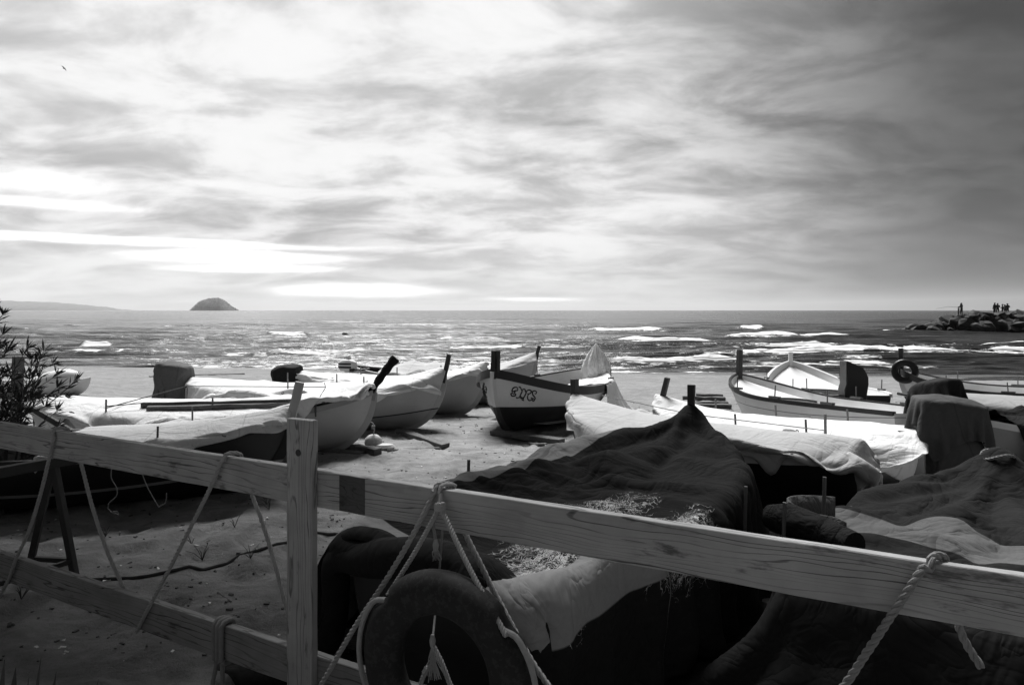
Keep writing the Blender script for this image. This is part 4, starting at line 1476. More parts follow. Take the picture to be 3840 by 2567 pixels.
# nearest boats, behind the fence
bI = Boat((-.33, 2.72), (1.36, 5.2), 1.36, .66, .18, .0, transom=True)
build_boat(bI, 'boat under the frayed charcoal tarpaulin with pale stripes, stem poking out', M['hull_dark'], M['black_paint'], M['dark_wood'], stem=(.33, .02, .05, M['dark_wood']), pins=0)
inv = bI.mat.inverted()
hump = inv @ px(1985, 1690, 4.35)
tarp(bI, 'frayed charcoal tarpaulin with pale stripes, tented over a boat stem', M['tarp_stripe'], -.45, bI.L + .70, 1.17, -.06, None, res=.043, seed=22, slack=1.10, slackx=1.15, base=.02, rot=R(-7), yoff=-.06, tailored=False, edge=lambda a, b_, c_, d_: np.where(a < 1.25, np.minimum(np.minimum(a, b_), d_ - b_), np.minimum(a, d_ - b_)), crumple=.050, pleats=((bI.L - .02, 0, 13, .085, .25, 1.6),),
     cones=((bI.L - .02, 0, 1.07, 2.6, .30, .25, 6, .6), (hump.x, hump.y, hump.z, 2.0, .25, .2, 5, 1.0), (1.0, -.15, .70, .4, .4), (1.9, .1, .78, .5, .35)), steps=170,
     fray=lambda fx, fy: 1.0 * np.exp(-((fx - .155) / .085) ** 2 - ((fy - .28) / .11) ** 2) + 1.25 * np.exp(-((fx - .36) / .085) ** 2 - ((fy - .20) / .08) ** 2) + .95 * np.exp(-((fx - .33) / .12) ** 2 - ((fy - .38) / .07) ** 2) + .30 * np.exp(-((fx - .3) / .25) ** 2 - ((fy - .4) / .3) ** 2) - .08)
bN = Boat((1.5, 2.62), (3.2, 4.45), 1.2, .50, .12, .0, transom=True)
build_boat(bN, 'boat under the dark tarpaulin with a broad pale stripe, rope hoop on its peak', M['hull_dark'], M['black_paint'], M['dark_wood'], stem=(.10, .0, .07, M['dark_wood']), pins=0)
tarp(bN, 'dark tarpaulin with a broad pale stripe falling in pleats from its peak', M['tarp_stripe2'], -.55, bN.L + .45, 1.12, .0, None, res=.043, seed=24, slack=1.12, slackx=1.12, tailored=False, crumple=.035, pleats=((bN.L - .22, 0, 17, .085, .3, 2.2),),
     cones=((bN.L - .22, 0, .90, 1.7, .36, .25, 7, .3), (1.1, .1, .62, .6, .4), (1.7, -.3, .62, .6, .3)), steps=170, edge=lambda a, b_, c_, d_: a)
mb = MB()
pk = bN.w((bN.L - .22, 0, .80))
twisted(mb, [pk + Vector((  .085 * math.cos(a), .085 * math.sin(a), .0 - .02 * math.cos(2 * a))) for a in np.linspace(0, 2 * math.pi, 17)], .010)
o = mb.build('rope_hoop', M['rope_mid']); recenter(tag(o, 'rope hoop tied round the peak of the dark striped tarpaulin', 'rope'))

outboard(bJ, -.18, .0, .50, 'outboard motor swaddled in grey blankets at the bright white canvas', True, M['cover_grey'], seed=7, csize=(.26, .23, .20), cz=-.10, drape=dict(size=1.45, nx=40, slack=1.05), yaw=R(25))
jm = [o_ for o_ in bpy.data.objects if o_.get('label', '').startswith('outboard motor swaddled')][0]
bag = drape_cover(jm, M['cover_grey'], .31, .24, .46, 12, size=1.02, lean=-.12, nx=34, slack=1.10)
bag.name = 'hood'
outboard(bK1, -.12, .0, .72, 'outboard motor under a charcoal hood behind the swaddled one', True, M['cover_dark'], seed=9, csize=(.26, .20, .22), cz=.08, drape=dict(size=1.25, lean=.25))
hd = outboard(bK2, -.12, .0, .62, 'tall outboard motor under an angular black hood by the high prowed boat', True, M['plastic_black'], seed=11, csize=(.14, .12, .20), cz=.1, amp=.012, folds=3, taper=.0)
for ch in list(hd.children):
    if ch.name.startswith('cover'): bpy.data.objects.remove(ch)
prof = [(3040 + x / 2.904, 1200 + y / 2.904) for x, y in ((392, 446), (405, 443), (578, 520), (615, 580), (634, 625), (636, 700), (620, 800), (612, 960), (420, 960), (385, 900), (372, 760), (392, 700))]
fp = [hd.matrix_world.inverted() @ px(x, y, 10.62) for x, y in prof]
bp_ = [hd.matrix_world.inverted() @ (px(x, y, 10.62) + Vector((.03, .30, -.01))) for x, y in prof]
n_ = len(fp)
mb = MB().add(fp + bp_, [tuple(range(n_)), tuple(range(2 * n_ - 1, n_ - 1, -1))] + [(k, n_ + k, n_ + (k + 1) % n_, (k + 1) % n_) for k in range(n_)])
mb.build('cover', M['plastic_black'], hd, bevel=.03)

# tyre over the prow
mb = MB()
vv, ff = [], []
for i in range(36):
    a = 2 * math.pi * i / 36
    for k in range(12):
        b_ = 2 * math.pi * k / 12
        rr_ = .205 + .075 * math.copysign(abs(math.cos(b_)) ** .7, math.cos(b_))
        vv.append((rr_ * math.cos(a), .085 * math.copysign(abs(math.sin(b_)) ** .6, math.sin(b_)), rr_ * math.sin(a)))
for i in range(36):
    for k in range(12):
        ff.append((i * 12 + k, ((i + 1) % 36) * 12 + k, ((i + 1) % 36) * 12 + (k + 1) % 12, i * 12 + (k + 1) % 12))
tyre_me = mb.add(vv, ff)
o = tyre_me.build('tyre', M['plastic_black'])
o.location = px(3393, 1392, 13.3)
o.rotation_euler = (R(-14), R(0), R(-32)); o.scale = (.86, .86, .86)
tag(o, 'old black tyre hung as a fender over a white prow', 'tyre')

# rolled canvas on the pale boat
mb = MB()
mb.tube([px(2212, 1528, 7.75), px(2290, 1560, 7.4), px(2420, 1603, 6.95), px(2560, 1640, 6.5)], [.052, .05, .05, .05], 16)
o = mb.build('canvas_roll', M['cloth_mid']); o.data.materials[0] = paint('pale_roll_cloth', .42, .8, .1, 6, .3)
recenter(tag(o, 'pale canvas rolled into a long tube on the light grey canvas', 'roll'))
mb = MB()
mb.tube([px(2885, 1935, 3.55), px(2960, 1950, 3.45), px(3080, 1990, 3.25), px(3205, 2045, 3.05)], [.06, .085, .07, .06], 16)
o = mb.build('canvas_roll', M['cloth_dark'])
recenter(tag(o, 'dark canvas rolled up between the two striped tarpaulins', 'roll'))
# curled strip of canvas beside the roll
vv, ff = [], []
crv = catmull([px(3130, 1862, 3.75), px(3010, 1856, 3.7), px(2955, 1866, 3.62), px(2975, 1890, 3.55), px(3060, 1925, 3.45), px(3140, 1940, 3.4), px(3175, 1960, 3.38)], .03)
for p_ in crv: vv += [p_, p_ + Vector((.0, .0, -.14))]
for i in range(len(crv) - 1): ff.append((2 * i, 2 * i + 1, 2 * i + 3, 2 * i + 2))
o = mesh('canvas_flap', vv, ff, M['cloth_mid'])
sd_ = o.modifiers.new('thickness', 'SOLIDIFY'); sd_.thickness = .012; sd_.offset = 0
recenter(tag(o, 'curled strip of thick canvas with a pale rim beside the dark roll', 'canvas'))
for (x_, y_, Y_, hh, lab) in ((3085, 1890, 3.5, .14, 'rusty iron pin standing behind the curled canvas strip'), (2790, 1915, 3.6, .13, 'rusty iron pin at the edge of the frayed tarpaulin'), (1752, 1800, 4.3, .13, 'thin iron pin standing at the sandy side of the frayed tarpaulin'), (2935, 1960, 3.3, .10, 'short dark pin beside the dark canvas roll')):
    p_ = px(x_, y_, Y_)
    o = MB().tube([p_ + Vector((0, 0, -.25)), p_ + Vector((.01, 0, hh))], .010, 8).build('iron_pin', M['steel'])
    recenter(tag(o, lab, 'pin'))

# pins on the bright white canvas and the cord over the light grey one
for bt, lst, lab in ((bJ, ((.28, -.50), (.55, -.52), (.78, -.35), (.35, .5), (.6, .5)), 'iron thole pin poking through the bright white canvas'), (bO, ((.3, .5), (.5, .5), (.7, .5)), 'iron thole pin poking through the mid grey canvas')):
    for fx, y_ in lst:
        z_ = float(bt.sheer(fx))
        o = MB().tube([bt.w((fx * bt.L, y_, z_)), bt.w((fx * bt.L + .01, y_, z_ + .27))], .012, 7).build('thole_pin_top', M['steel'])
        o.name = 'iron_pin'
        recenter(tag(o, lab, 'pin', 'pins through ' + lab.split('the ', 1)[1]))
mb = MB()
mb.tube([bH.w((bH.L - .25, -.2, .86)), bH.w((bH.L * .55, -.2, .76)), bH.w((.5, -.3, .74))], .005, 6)
mb.tube([bH.w((.5, -.3, .6)), bH.w((.5, -.3, .88))], .012, 7)
o = mb.build('ridge_cord', M['rope_mid']); recenter(tag(o, 'thin cord and pin along the ridge of the light grey canvas', 'cord'))

# ------------------------------------------------------------------ fence in the foreground
P0 = Vector((-2.83, 3.77, 0)); P1 = Vector((1.19, 1.59, 0))
fd = (P1 - P0).normalized()
fn = Vector((fd.y, -fd.x, 0)).normalized()
if fn.y > 0: fn = -fn                      # towards the camera
RAIL_TOP, RAIL_H, RAIL_T = 1.03, .142, .036
LOW_TOP = .31


def F(x, y, n=0.0):
    """point on the plane n metres in front of the rails, seen at a photograph pixel"""
    dr = Vector(((x - 1920) / FPX, 1.0, -(y - HORY) / FPX))
    Q0 = P0 + fn * n
    t_ = (Q0.x * fn.x + Q0.y * fn.y) / (dr.x * fn.x + dr.y * fn.y)
    return Vector((0, 0, CAMZ)) + dr * t_


def fS(x, n=0.0):
    return (F(x, HORY, n) - P0).dot(fd)


fence = empty('wooden_fence', tuple(P0 + fd * 2.2), 'weathered plank fence with a drilled post, hung with rope and a lifebuoy', 'fence')
fmat = Matrix((fd, -fn, Vector((0, 0, 1)))).transposed()


def plank_part(name, a, b, wd, th, mat, vertical=False, seed=0):
    """board with grain along local x; a, b its ends"""
    a, b = Vector(a), Vector(b)
    L = (b - a).length
    xa = (b - a).normalized()
    za = Vector((0, 0, 1)) if not vertical else fd
    ya = za.cross(xa).normalized()
    za = xa.cross(ya)
    rs = random.Random(seed)
    n = max(2, int(L / .12))
    V, Fc = [], []
    for i in range(n + 1):
        x = L * i / n
        for sy, sz in ((-1, -1), (1, -1), (1, 1), (-1, 1)):
            V.append((x, sy * th / 2 + rs.uniform(-.0008, .0008), sz * wd / 2 + rs.uniform(-.0015, .0015)))
    for i in range(n):
        for k in range(4): Fc.append((i * 4 + k, i * 4 + 4 + k, i * 4 + 4 + (k + 1) % 4, i * 4 + (k + 1) % 4))
    Fc += [(0, 1, 2, 3), (n * 4 + 3, n * 4 + 2, n * 4 + 1, n * 4)]
    o = mesh(name, V, Fc, mat, None)
    o.data.set_sharp_from_angle(angle=R(30))
    bv = o.modifiers.new('bevel', 'BEVEL'); bv.width = .0035; bv.segments = 2; bv.limit_method = 'ANGLE'; bv.angle_limit = R(40)
    o.matrix_world = Matrix.Translation(a) @ Matrix((xa, ya, za)).transposed().to_4x4()
    mw = o.matrix_world.copy()
    o.parent = fence
    o.matrix_parent_inverse = Matrix.Translation(fence.location).inverted()
    return o


def railpt(s_, ztop, n=0.0): return P0 + fd * s_ + fn * n + Vector((0, 0, ztop - RAIL_H / 2))


top_rail = plank_part('rail', railpt(-1.6, RAIL_TOP, -RAIL_T / 2), railpt(5.9, RAIL_TOP, -RAIL_T / 2), RAIL_H, RAIL_T, M['plank'], seed=1)
low_rail = plank_part('rail', railpt(-1.6, LOW_TOP, -RAIL_T / 2), railpt(5.9, LOW_TOP, -RAIL_T / 2), RAIL_H * 1.03, RAIL_T, M['plank'], seed=2)
low_rail.data.materials[0] = wood('worn_fence_wood', .26, .04, 1.0)
ps = (fS(1072, .04) + fS(1163, .04)) / 2
pz = F(1110, 1572, .04).z
post = plank_part('post', P0 + fd * ps + fn * .018 + Vector((0, 0, -.3)), P0 + fd * ps + fn * .018 + Vector((0, 0, pz)), .132, .034, M['plank'], True, seed=3)
for s2 in (ps - 2.6, ps + 2.55):
    plank_part('post', P0 + fd * s2 + fn * .018 + Vector((0, 0, -.3)), P0 + fd * s2 + fn * .018 + Vector((0, 0, pz)), .132, .034, M['plank'], True, seed=4)
# bolt hole in the post (left uncut; a black disc gives the dark inside)
hp = F(1118, 1697, .036)
mb = MB()
mb.tube([hp - fn * .012, hp + fn * .0008], .0135, 18)
o = mb.build('bolt_hole', M['plastic_black']); o.parent = fence; o.matrix_parent_inverse = Matrix.Translation(fence.location).inverted()
# dark painted patch on the rail
sa, sb_ = fS(1274), fS(1369)
mb = MB().beam(railpt(sa, RAIL_TOP, .0012), railpt(sb_, RAIL_TOP, .0012), .0024, RAIL_H - .008, up=(0, 0, 1))
o = mb.build('paint_patch', M['patch'], smooth=False); o.parent = fence; o.matrix_parent_inverse = Matrix.Translation(fence.location).inverted()
o['label'] = 'dark square of paint on the rail'

# long rope wound round both rails
zt_ = RAIL_TOP + .012


def over(x, z=RAIL_TOP):
    """points that carry the rope over the top edge of a rail at photo column x"""
    s_ = fS(x)
    c0 = P0 + fd * s_
    return [c0 + fn * .013 + Vector((0, 0, z - .012)), c0 + fn * .004 + Vector((0, 0, z + .010)), c0 + fd * .012 - fn * .018 + Vector((0, 0, z + .014)), c0 + fd * .03 - fn * .042 + Vector((0, 0, z + .006)), c0 + fd * .04 - fn * .050 + Vector((0, 0, z - .03))]


rp = [F(-60, 2330, .014), F(25, 2185, .014), F(62, 2090, .016), F(110, 1985, .018), F(152, 1850, .017), F(185, 1715, .014), F(202, 1640, .013)] + over(208)
rp += [F(300, 1725, -.052), F(345, 1895, -.056), F(400, 2060, -.056), F(465, 2210, -.052), F(500, 2330, -.05)]
rope_main = MB()
twisted(rope_main, rp, .0092)
rp = [F(512, 2368, .008), F(545, 2300, .015), F(620, 2160, .018), F(715, 1975, .020), F(790, 1825, .018), F(828, 1735, .014)] + over(850)
rp += [F(942, 1845, -.052), F(985, 1960, -.058), F(1030, 2110, -.058), F(1070, 2260, -.055), F(1120, 2420, -.05)]
twisted(rope_main, rp, .0092)
o = rope_main.build('rope', M['rope_light']); recenter(tag(o, 'pale laid rope wound round both rails of the fence, beyond the post', 'rope'))
mb = MB()
rp = [F(1150, 2640, .02), F(1210, 2555, .03), F(1330, 2350, .035), F(1450, 2170, .035), F(1545, 2010, .028), F(1605, 1895, .018), F(1630, 1835, .014)] + over(1640)
rp += [F(1740, 1985, -.052), F(1800, 2110, -.058), F(1865, 2240, -.06), F(1990, 2470, -.06), F(2080, 2600, -.06)]
twisted(mb, rp, .0100)
o = mb.build('rope', M['rope_light']); recenter(tag(o, 'pale laid rope looped over the rail behind the lifebuoy', 'rope'))
mb = MB()
rp = [F(3120, 2620, .03), F(3180, 2550, .03), F(3260, 2430, .028), F(3340, 2310, .024), F(3420, 2190, .018), F(3465, 2125, .014)] + over(3490)
twisted(mb, rp + [F(3600, 2360, -.055), F(3680, 2500, -.055)], .0100)
o = mb.build('rope', M['rope_mid']); recenter(tag(o, 'twisted rope slung over the rail in front of the dark striped tarpaulin', 'rope'))

# smooth rope lashed round the lower rail, with a float hanging from it
mb = MB()
for k, (dxs, r_) in enumerate(((0, .011), (.023, .012), (.045, .011))):
    s_ = fS(812) + dxs
    c0 = P0 + fd * s_ + Vector((0, 0, LOW_TOP - RAIL_H / 2))
    hh, tt = RAIL_H / 2 * 1.03, RAIL_T / 2
    q_ = [(-tt + tt + .012, -hh), (.013, 0), (.012, hh), (.0, hh + .012), (-tt, hh + .014), (-2 * tt, hh + .012), (-2 * tt - .013, hh * .7), (-2 * tt - .013, -hh * .7), (-2 * tt, -hh - .012), (-tt, -hh - .014), (.0, -hh - .012), (.012, -hh)]
    mb.tube(catmull([c0 + fn * a_ + fd * (.004 * i_ / 6) + Vector((0, 0, b_)) for i_, (a_, b_) in enumerate(q_)], .012), r_, 10)
a_ = P0 + fd * (fS(815)) + Vector((0, 0, LOW_TOP - RAIL_H - .01))
mb.tube([a_, a_ + Vector((-.02, 0, -.10)), a_ + Vector((-.03, 0, -.2))], .009, 8).tube([a_ + fd * .03, a_ + fd * .035 + Vector((0, 0, -.12)), a_ + fd * .06 + Vector((0, 0, -.2))], .010, 8)
o = mb.build('rope_lashing', M['rope_mid']); recenter(tag(o, 'smooth rope wrapped three times round the lower rail', 'rope'))
mb = MB()
mb.lathe([(.004, -.075), (.045, -.06), (.068, -.03), (.075, 0), (.068, .03), (.045, .06), (.02, .074), (.012, .09), (.004, .092)], 20)
o = mb.build('float', M['cream']); o.location = a_ + fd * .10 + Vector((0, -.0, -.20))
tag(o, 'pale round fishing float hung under the lower rail', 'float')

# lifebuoy ------------------------------------------------------------------
m_, h, p = material('dusty_dark_foam')
c = coord(h, 'Object')
n1 = h.noise(c, 9, 6, .6); n2 = h.noise(c, 70, 4, .7)
geo = h.n('ShaderNodeNewGeometry')
spk = h.ss(h.noise(c, 46, 4, .7), .50, .60)
h.put(p.inputs['Base Color'], h.mix(h.m('MULTIPLY', spk, .30), h.lin(n1, .3, .7, .007, .018), .06))
p.inputs['Roughness'].default_value = .8
h.put(p.inputs['Normal'], h.bump(h.m('ADD', n1, h.m('MULTIPLY', n2, .3)), .4, .006))
M['buoy'] = m_
lb = empty('lifebuoy', label='dark horseshoe of a lifebuoy hanging by ropes from the top rail', cat='lifebuoy')
lc = F(1668, 2510, .10)
lb.matrix_world = Matrix.Translation(lc) @ fmat.to_4x4()
RB, RT = .252, .072
vv, ff = [], []
NA, NB = 88, 22
for i in range(NA):
    a = 2 * math.pi * i / NA
    notch = 0
    for an in (40, 140, 220, 320):
        da = (math.degrees(a) - an + 180) % 360 - 180
        notch = max(notch, math.exp(-(da / 7.0) ** 4))
    for k in range(NB):
        b_ = 2 * math.pi * k / NB
        cb, sb2 = math.cos(b_), math.sin(b_)
        ro = RT * (abs(cb) ** 2.4 + abs(sb2) ** 2.4) ** (-1 / 2.4)
        cut = notch * max(0, cb) ** 2 * .034
        rad = RB + (ro - cut) * cb
        vv.append((rad * math.cos(a), ro * .72 * sb2, rad * math.sin(a)))
for i in range(NA):
    for k in range(NB):
        ff.append((i * NB + k, ((i + 1) % NA) * NB + k, ((i + 1) % NA) * NB + (k + 1) % NB, i * NB + (k + 1) % NB))
o = mesh('ring', vv, ff, M['buoy'], lb)
mb = MB()
for a0, a1 in ((-40, 40), (40, 140), (140, 220), (220, 320)):
    pts_ = []
    for k in range(13):
        f = k / 12
        a = R(a0 + (a1 - a0) * f)
        bulge = (RB + RT * .62) + .050 * math.sin(math.pi * f) ** .35
        if (a0, a1) == (40, 140): continue
        pts_.append((bulge * math.cos(a), -.02, bulge * math.sin(a)))
    if pts_: mb.tube(catmull(pts_, .015), .0095, 9)
for an in (40, 140, 220, 320):
    a = R(an)
    cc_ = Vector((math.cos(a), 0, math.sin(a)))
    pts_ = [cc_ * (RB + RT * .70) + Vector((0, -.03, 0)), cc_ * (RB + RT * .35) + Vector((0, -.055, 0)), cc_ * (RB - .01) + Vector((0, -.058, 0)), cc_ * (RB - RT * .6) + Vector((0, -.045, 0)), cc_ * (RB - RT * 1.03) + Vector((0, 0, 0))]
mb.build('grab_line', M['rope_light'], lb)
# knot and the two legs of rope it hangs by
kn = F(1650, 1898, .030)
lw = lb.matrix_world
eL = lw @ Vector(((RB + RT * .75) * math.cos(R(138)), -.01, (RB + RT * .75) * math.sin(R(138))))
eR = lw @ Vector(((RB + RT * .75) * math.cos(R(36)), -.03, (RB + RT * .75) * math.sin(R(36))))
mb = MB()
twisted(mb, [kn, kn.lerp(eL, .5) + Vector((.004, 0, -.004)), eL], .0085, pitch=.035)
twisted(mb, [kn, kn.lerp(eR, .5) + Vector((-.004, 0, -.006)), eR], .0090, pitch=.035)
ov = over(1655)
mb.tube(catmull([kn, F(1652, 1850, .012)] + ov[:4] + [F(1640, 1850, -.05)], .012), .0070, 8)
for k in range(7):
    a = k * .9
    mb.tube(catmull([kn + Vector((.014 * math.cos(a + t_), .010 * math.sin(a + t_) - .004, .012 * math.sin(2 * t_ + a))) for t_ in np.linspace(0, 4, 9)], .006), .0065, 7)
o = mb.build('suspension_rope', M['rope_light']); recenter(tag(o, 'flecked pale rope knotted under the rail, carrying the lifebuoy', 'rope'))


def tassel(name, top, length, label, n=34, spread=.02, seed=0):
    rs = random.Random(seed)
    mb = MB()
    mb.tube([top + Vector((0, 0, .02)), top, top + Vector((0, 0, -.02))], [.006, .011, .008], 8)
    for k in range(n):
        e = Vector((rs.gauss(0, spread), rs.gauss(0, spread * .4), -length * rs.uniform(.7, 1)))
        m2 = Vector((rs.gauss(0, .006), rs.gauss(0, .005), -length * .4))
        mb.tube(catmull([top + Vector((0, 0, -.01)), top + m2, top + e], .03), .0016, 4)
    o = mb.build(name, M['rope_light']); recenter(tag(o, label, 'rope end'))
    return o


t1 = F(1652, 2045, .03)
mb = MB(); mb.tube(catmull([kn, F(1625, 1960, .03), F(1632, 2010, .03), F(1634, 2040, .03)], .012), .006, 8)
mb.tube(catmull([F(1660, 1975, -.06), F(1648, 2140, -.06), F(1632, 2300, -.02), F(1623, 2392, .06)], .05), .004, 7)
o = mb.build('hanging_cord', M['rope_mid']); recenter(tag(o, 'loose cords dangling below the rope knot', 'cord'))
tassel('frayed_rope_end', F(1634, 2042, .03), .055, 'short frayed tuft below the rope knot', 22, .010, 3)
tassel('frayed_rope_end', F(1622, 2400, .07), .135, 'long frayed tassel hanging inside the lifebuoy ring', 40, .018, 4)
mb = MB()
twisted(mb, [F(1624, 2420, .07), F(1655, 2480, .07), F(1690, 2570, .07), F(1720, 2640, .07)], .0085, pitch=.035)
twisted(mb, [F(1600, 2500, .07), F(1575, 2570, .07), F(1560, 2630, .07)], .0085, pitch=.035)
o = mb.build('rope', M['rope_light']); recenter(tag(o, 'pale rope ends crossing below the long tassel in the ring', 'rope'))

# ------------------------------------------------------------------ things lying on the sand
def on_sand(p_, dz=0.0):
    return Vector((p_.x, p_.y, float(sand_height(np.array(p_.x), np.array(p_.y))) + dz))


def timber(a, b, wd, ht, label, mat=None, jit=.008, dza=0.0, dzb=0.0, group=None):
    a, b = on_sand(gpx(*a), ht / 2 - .012 + dza), on_sand(gpx(*b), ht / 2 - .012 + dzb)
    L = (b - a).length
    xa = (b - a).normalized(); ya = Vector((0, 0, 1)).cross(xa).normalized(); za = xa.cross(ya)
    o = MB().beam((0, 0, 0), (L, 0, 0), wd, ht, seg=6, jit=jit).build('timber', mat or M['old_wood'], bevel=.008)
    o.matrix_world = Matrix.Translation(a) @ Matrix((xa, ya, za)).transposed().to_4x4()
    return tag(o, label, 'timber', group)


timber((1255, 1672), (1418, 1702), .13, .10, 'thick squared skid beside the speckled buoy')
timber((1495, 1620), (1672, 1668), .12, .085, 'dark skid with a blunt end lying towards the lettered boat')
timber((1450, 1690), (1648, 1672), .07, .045, 'thin pale batten between the two skids')
timber((1180, 1690), (1360, 1702), .12, .03, 'thin board flat on the sand under the pale bow')
timber((1848, 1630), (2108, 1660), .16, .08, 'heavy plank under the forefoot of the lettered boat')
timber((1990, 1652), (2030, 1672), .10, .05, 'short block of wood against the heavy plank')
timber((815, 2222), (868, 2255), .016, .016, 'small stick lying on the bare sand', jit=.001)
# stack of grey rollers by the open white boat
for k, (xa, xb, y_) in enumerate(((2610, 2712, 1484), (2560, 2720, 1497), (2532, 2730, 1512), (2542, 2742, 1527), (2610, 2752, 1543), (2668, 2740, 1556))):
    o = timber((xa, y_), (xb, y_ + 3), .13, .09, 'weathered boat roller lying in a row beside the open white boat', jit=.012, dza=.02 * (k % 2), dzb=.02 * (k % 2), group='weathered rollers by the open white boat')
timber((560, 1412), (915, 1402), .25, .05, 'long dark beam lying on the sand near the waterline')

# speckled buoy and its line
M['speck'] = paint('speckled_float', .42, .7, .5, 14, .6, grime=.7)
bu = gpx(1400, 1682)
o = MB().lathe([(.005, 0), (.07, .012), (.105, .05), (.118, .10), (.105, .155), (.06, .195), (.02, .205), (.005, .207)], 22).build('buoy', M['speck'])
o.location = on_sand(bu, -.01)
tag(o, 'round speckled buoy with a rope eye lying between the skids', 'buoy')
o = MB().lathe([(.01, 0), (.10, .01), (.13, .04), (.10, .075), (.02, .085)], 16, squash=(1.2, .8)).build('stone', M['speck'])
o.location = on_sand(gpx(1440, 1685), -.01)
tag(o, 'pale flat stone beside the speckled buoy', 'stone')
mb = MB()
bp = on_sand(bu, .20)
twisted(mb, [bB.w((bB.L - .3, -.05, .40)), bp + Vector((-.05, 0, .16)), bp + Vector((.01, 0, .10)), bp, bp + Vector((-.05, -.08, -.08)), bp + Vector((-.02, -.12, -.17)), bp + Vector((.05, -.13, -.19))], .007, pitch=.04)
for k in range(4):
    mb.tube(catmull([bp + Vector((.02 * math.cos(k + t_), .02 * math.sin(k + t_), .09 + .02 * math.sin(2 * t_))) for t_ in np.linspace(0, 4, 8)], .008), .006, 6)
o = mb.build('mooring_line', M['rope_light']); recenter(tag(o, 'knotted line from the pale bow down to the speckled buoy', 'rope'))

# rope lying across the sand
pts_ = [gpx(*q_) for q_ in ((320, 2172), (430, 2176), (560, 2166), (660, 2148), (760, 2118), (900, 2076), (1040, 2038), (1180, 1990), (1320, 1962), (1450, 1930), (1560, 1905))]
pts_ = [on_sand(q_, .006) for q_ in catmull(pts_, .08)]
o = MB().tube(pts_, .011, 6).build('ground_rope', M['rope_dark']); recenter(tag(o, 'dark rope lying across the bare sand', 'rope'))

# cords hanging from the white canvas of the black boat
mb = MB()
for lst in (((420, 1745), (417, 1790), (438, 1830), (436, 1860), (408, 1885), (405, 1905), (420, 1920), (445, 1928), (440, 1916), (420, 1918)), ((528, 1760), (550, 1820), (580, 1875), (595, 1900), (620, 1885), (625, 1848))):
    mb.tube(catmull([px(x, y, 5.15) for x, y in lst], .03), .004, 6)
o = mb.build('canvas_tie', M['rope_mid']); recenter(tag(o, 'thin ties dangling from the canvas against the black hull', 'cord'))

# trestle at the fence
tr_o = empty('trestle', tuple(on_sand(Vector((-2.95, 4.2, 0)))), 'dark wooden trestle standing behind the fence by the black hull', 'trestle')
tl = tr_o.location.copy()
fr2 = Vector((-.22, -.42, 0))
apex = px(205, 1745, 4.4)
feet = ((px(112, 2155, 4.22), px(285, 2150, 4.28)),)
fl, fr_ = on_sand(gpx(100, 2160)), on_sand(gpx(285, 2152))
apx = Vector(((fl.x + fr_.x) / 2, (fl.y + fr_.y) / 2 + .02, .70))
for off in (Vector((0, 0, 0)), fr2):
    for f_ in (fl, fr_):
        MB().beam(apx + off - tl, f_ + off + Vector((0, 0, -.03)) - tl, .045, .035).build('leg', M['dark_wood'], tr_o, bevel=.004)
    MB().beam(apx.lerp(fl, .86) + off - tl, apx.lerp(fr_, .86) + off - tl, .03, .03).build('brace', M['dark_wood'], tr_o, bevel=.004)
MB().beam(apx + Vector((.10, .18, 0)) - tl, apx + fr2 * 1.3 - tl, .06, .06).build('beam', M['dark_wood'], tr_o, bevel=.004)
MB().beam(apx.lerp(fr_, .86) - tl, apx.lerp(fr_, .86) + fr2 - tl, .025, .03).build('brace', M['dark_wood'], tr_o, bevel=.004)

# dinghy with a white float on it, at the far left
bF = Boat((-12.6, 16.4), (-10.5, 17.0), 1.0, .34, .10, .06)
build_boat(bF, 'small white dinghy on the sand near the shrub', M['white_paint'], M['white_paint'], M['cream'], stem=None, pins=0, open_=True, keel=False, name='dinghy')
o = MB().lathe([(.004, -.62), (.12, -.58), (.21, -.45), (.27, -.25), (.29, 0), (.27, .25), (.21, .45), (.12, .58), (.004, .62)], 28).build('fender', M['white_paint'])
o.rotation_euler = (0, R(72), R(12)); o.location = px(195, 1438, 16.2)
tag(o, 'large white egg shaped fender lying across the small dinghy', 'fender')

# stubby post beside the shrub and a leaning stick
o = MB().box((0, 0, .62), (.10, .08, 1.34)).build('stake', M['cream'], bevel=.006, smooth=False)
o.data.materials[0] = wood('pale_stake_wood', .35, .08, 1.0)
o.location = on_sand(px(48, 1480, 6.6)); o.rotation_euler = (0, R(2), R(35))
tag(o, 'pale square stake standing in the shrub', 'stake')
o = MB().beam((0, 0, 0), (.55, 0, -.32), .04, .05, seg=3, jit=.004).build('stick', M['old_wood'])
o.location = px(118, 1530, 7.0)
tag(o, 'pale broken stick leaning in the shrub against the canvas boat', 'stick')

# oleander shrub ------------------------------------------------------------
M['leaf'] = paint('oleander_leaf', .045, .5, .35, 9, .1)
M['bark'] = paint('oleander_stem', .05, .8, .3, 12, .3)
sh = empty('shrub', tuple(on_sand(px(-30, 1600, 5.8))), 'dark oleander shrub with narrow leaves at the end of the fence', 'shrub')
sl_ = sh.location.copy()
rs = random.Random(12)
stems, leaves = MB(), MB()


def leaf(mb, base, d, ln, wd):
    d = d.normalized()
    s_ = d.cross(Vector((rs.uniform(-1, 1), rs.uniform(-1, 1), rs.uniform(.2, 1)))).normalized()
    nrm_ = s_.cross(d)
    m1 = base + d * ln * .45 - nrm_ * ln * .05
    tipp = base + d * ln - nrm_ * ln * .16
    mb.add([base, m1 + s_ * wd / 2, tipp, m1 - s_ * wd / 2, m1 + nrm_ * wd * .22], [(0, 4, 1), (0, 3, 4), (1, 4, 2), (4, 3, 2)])


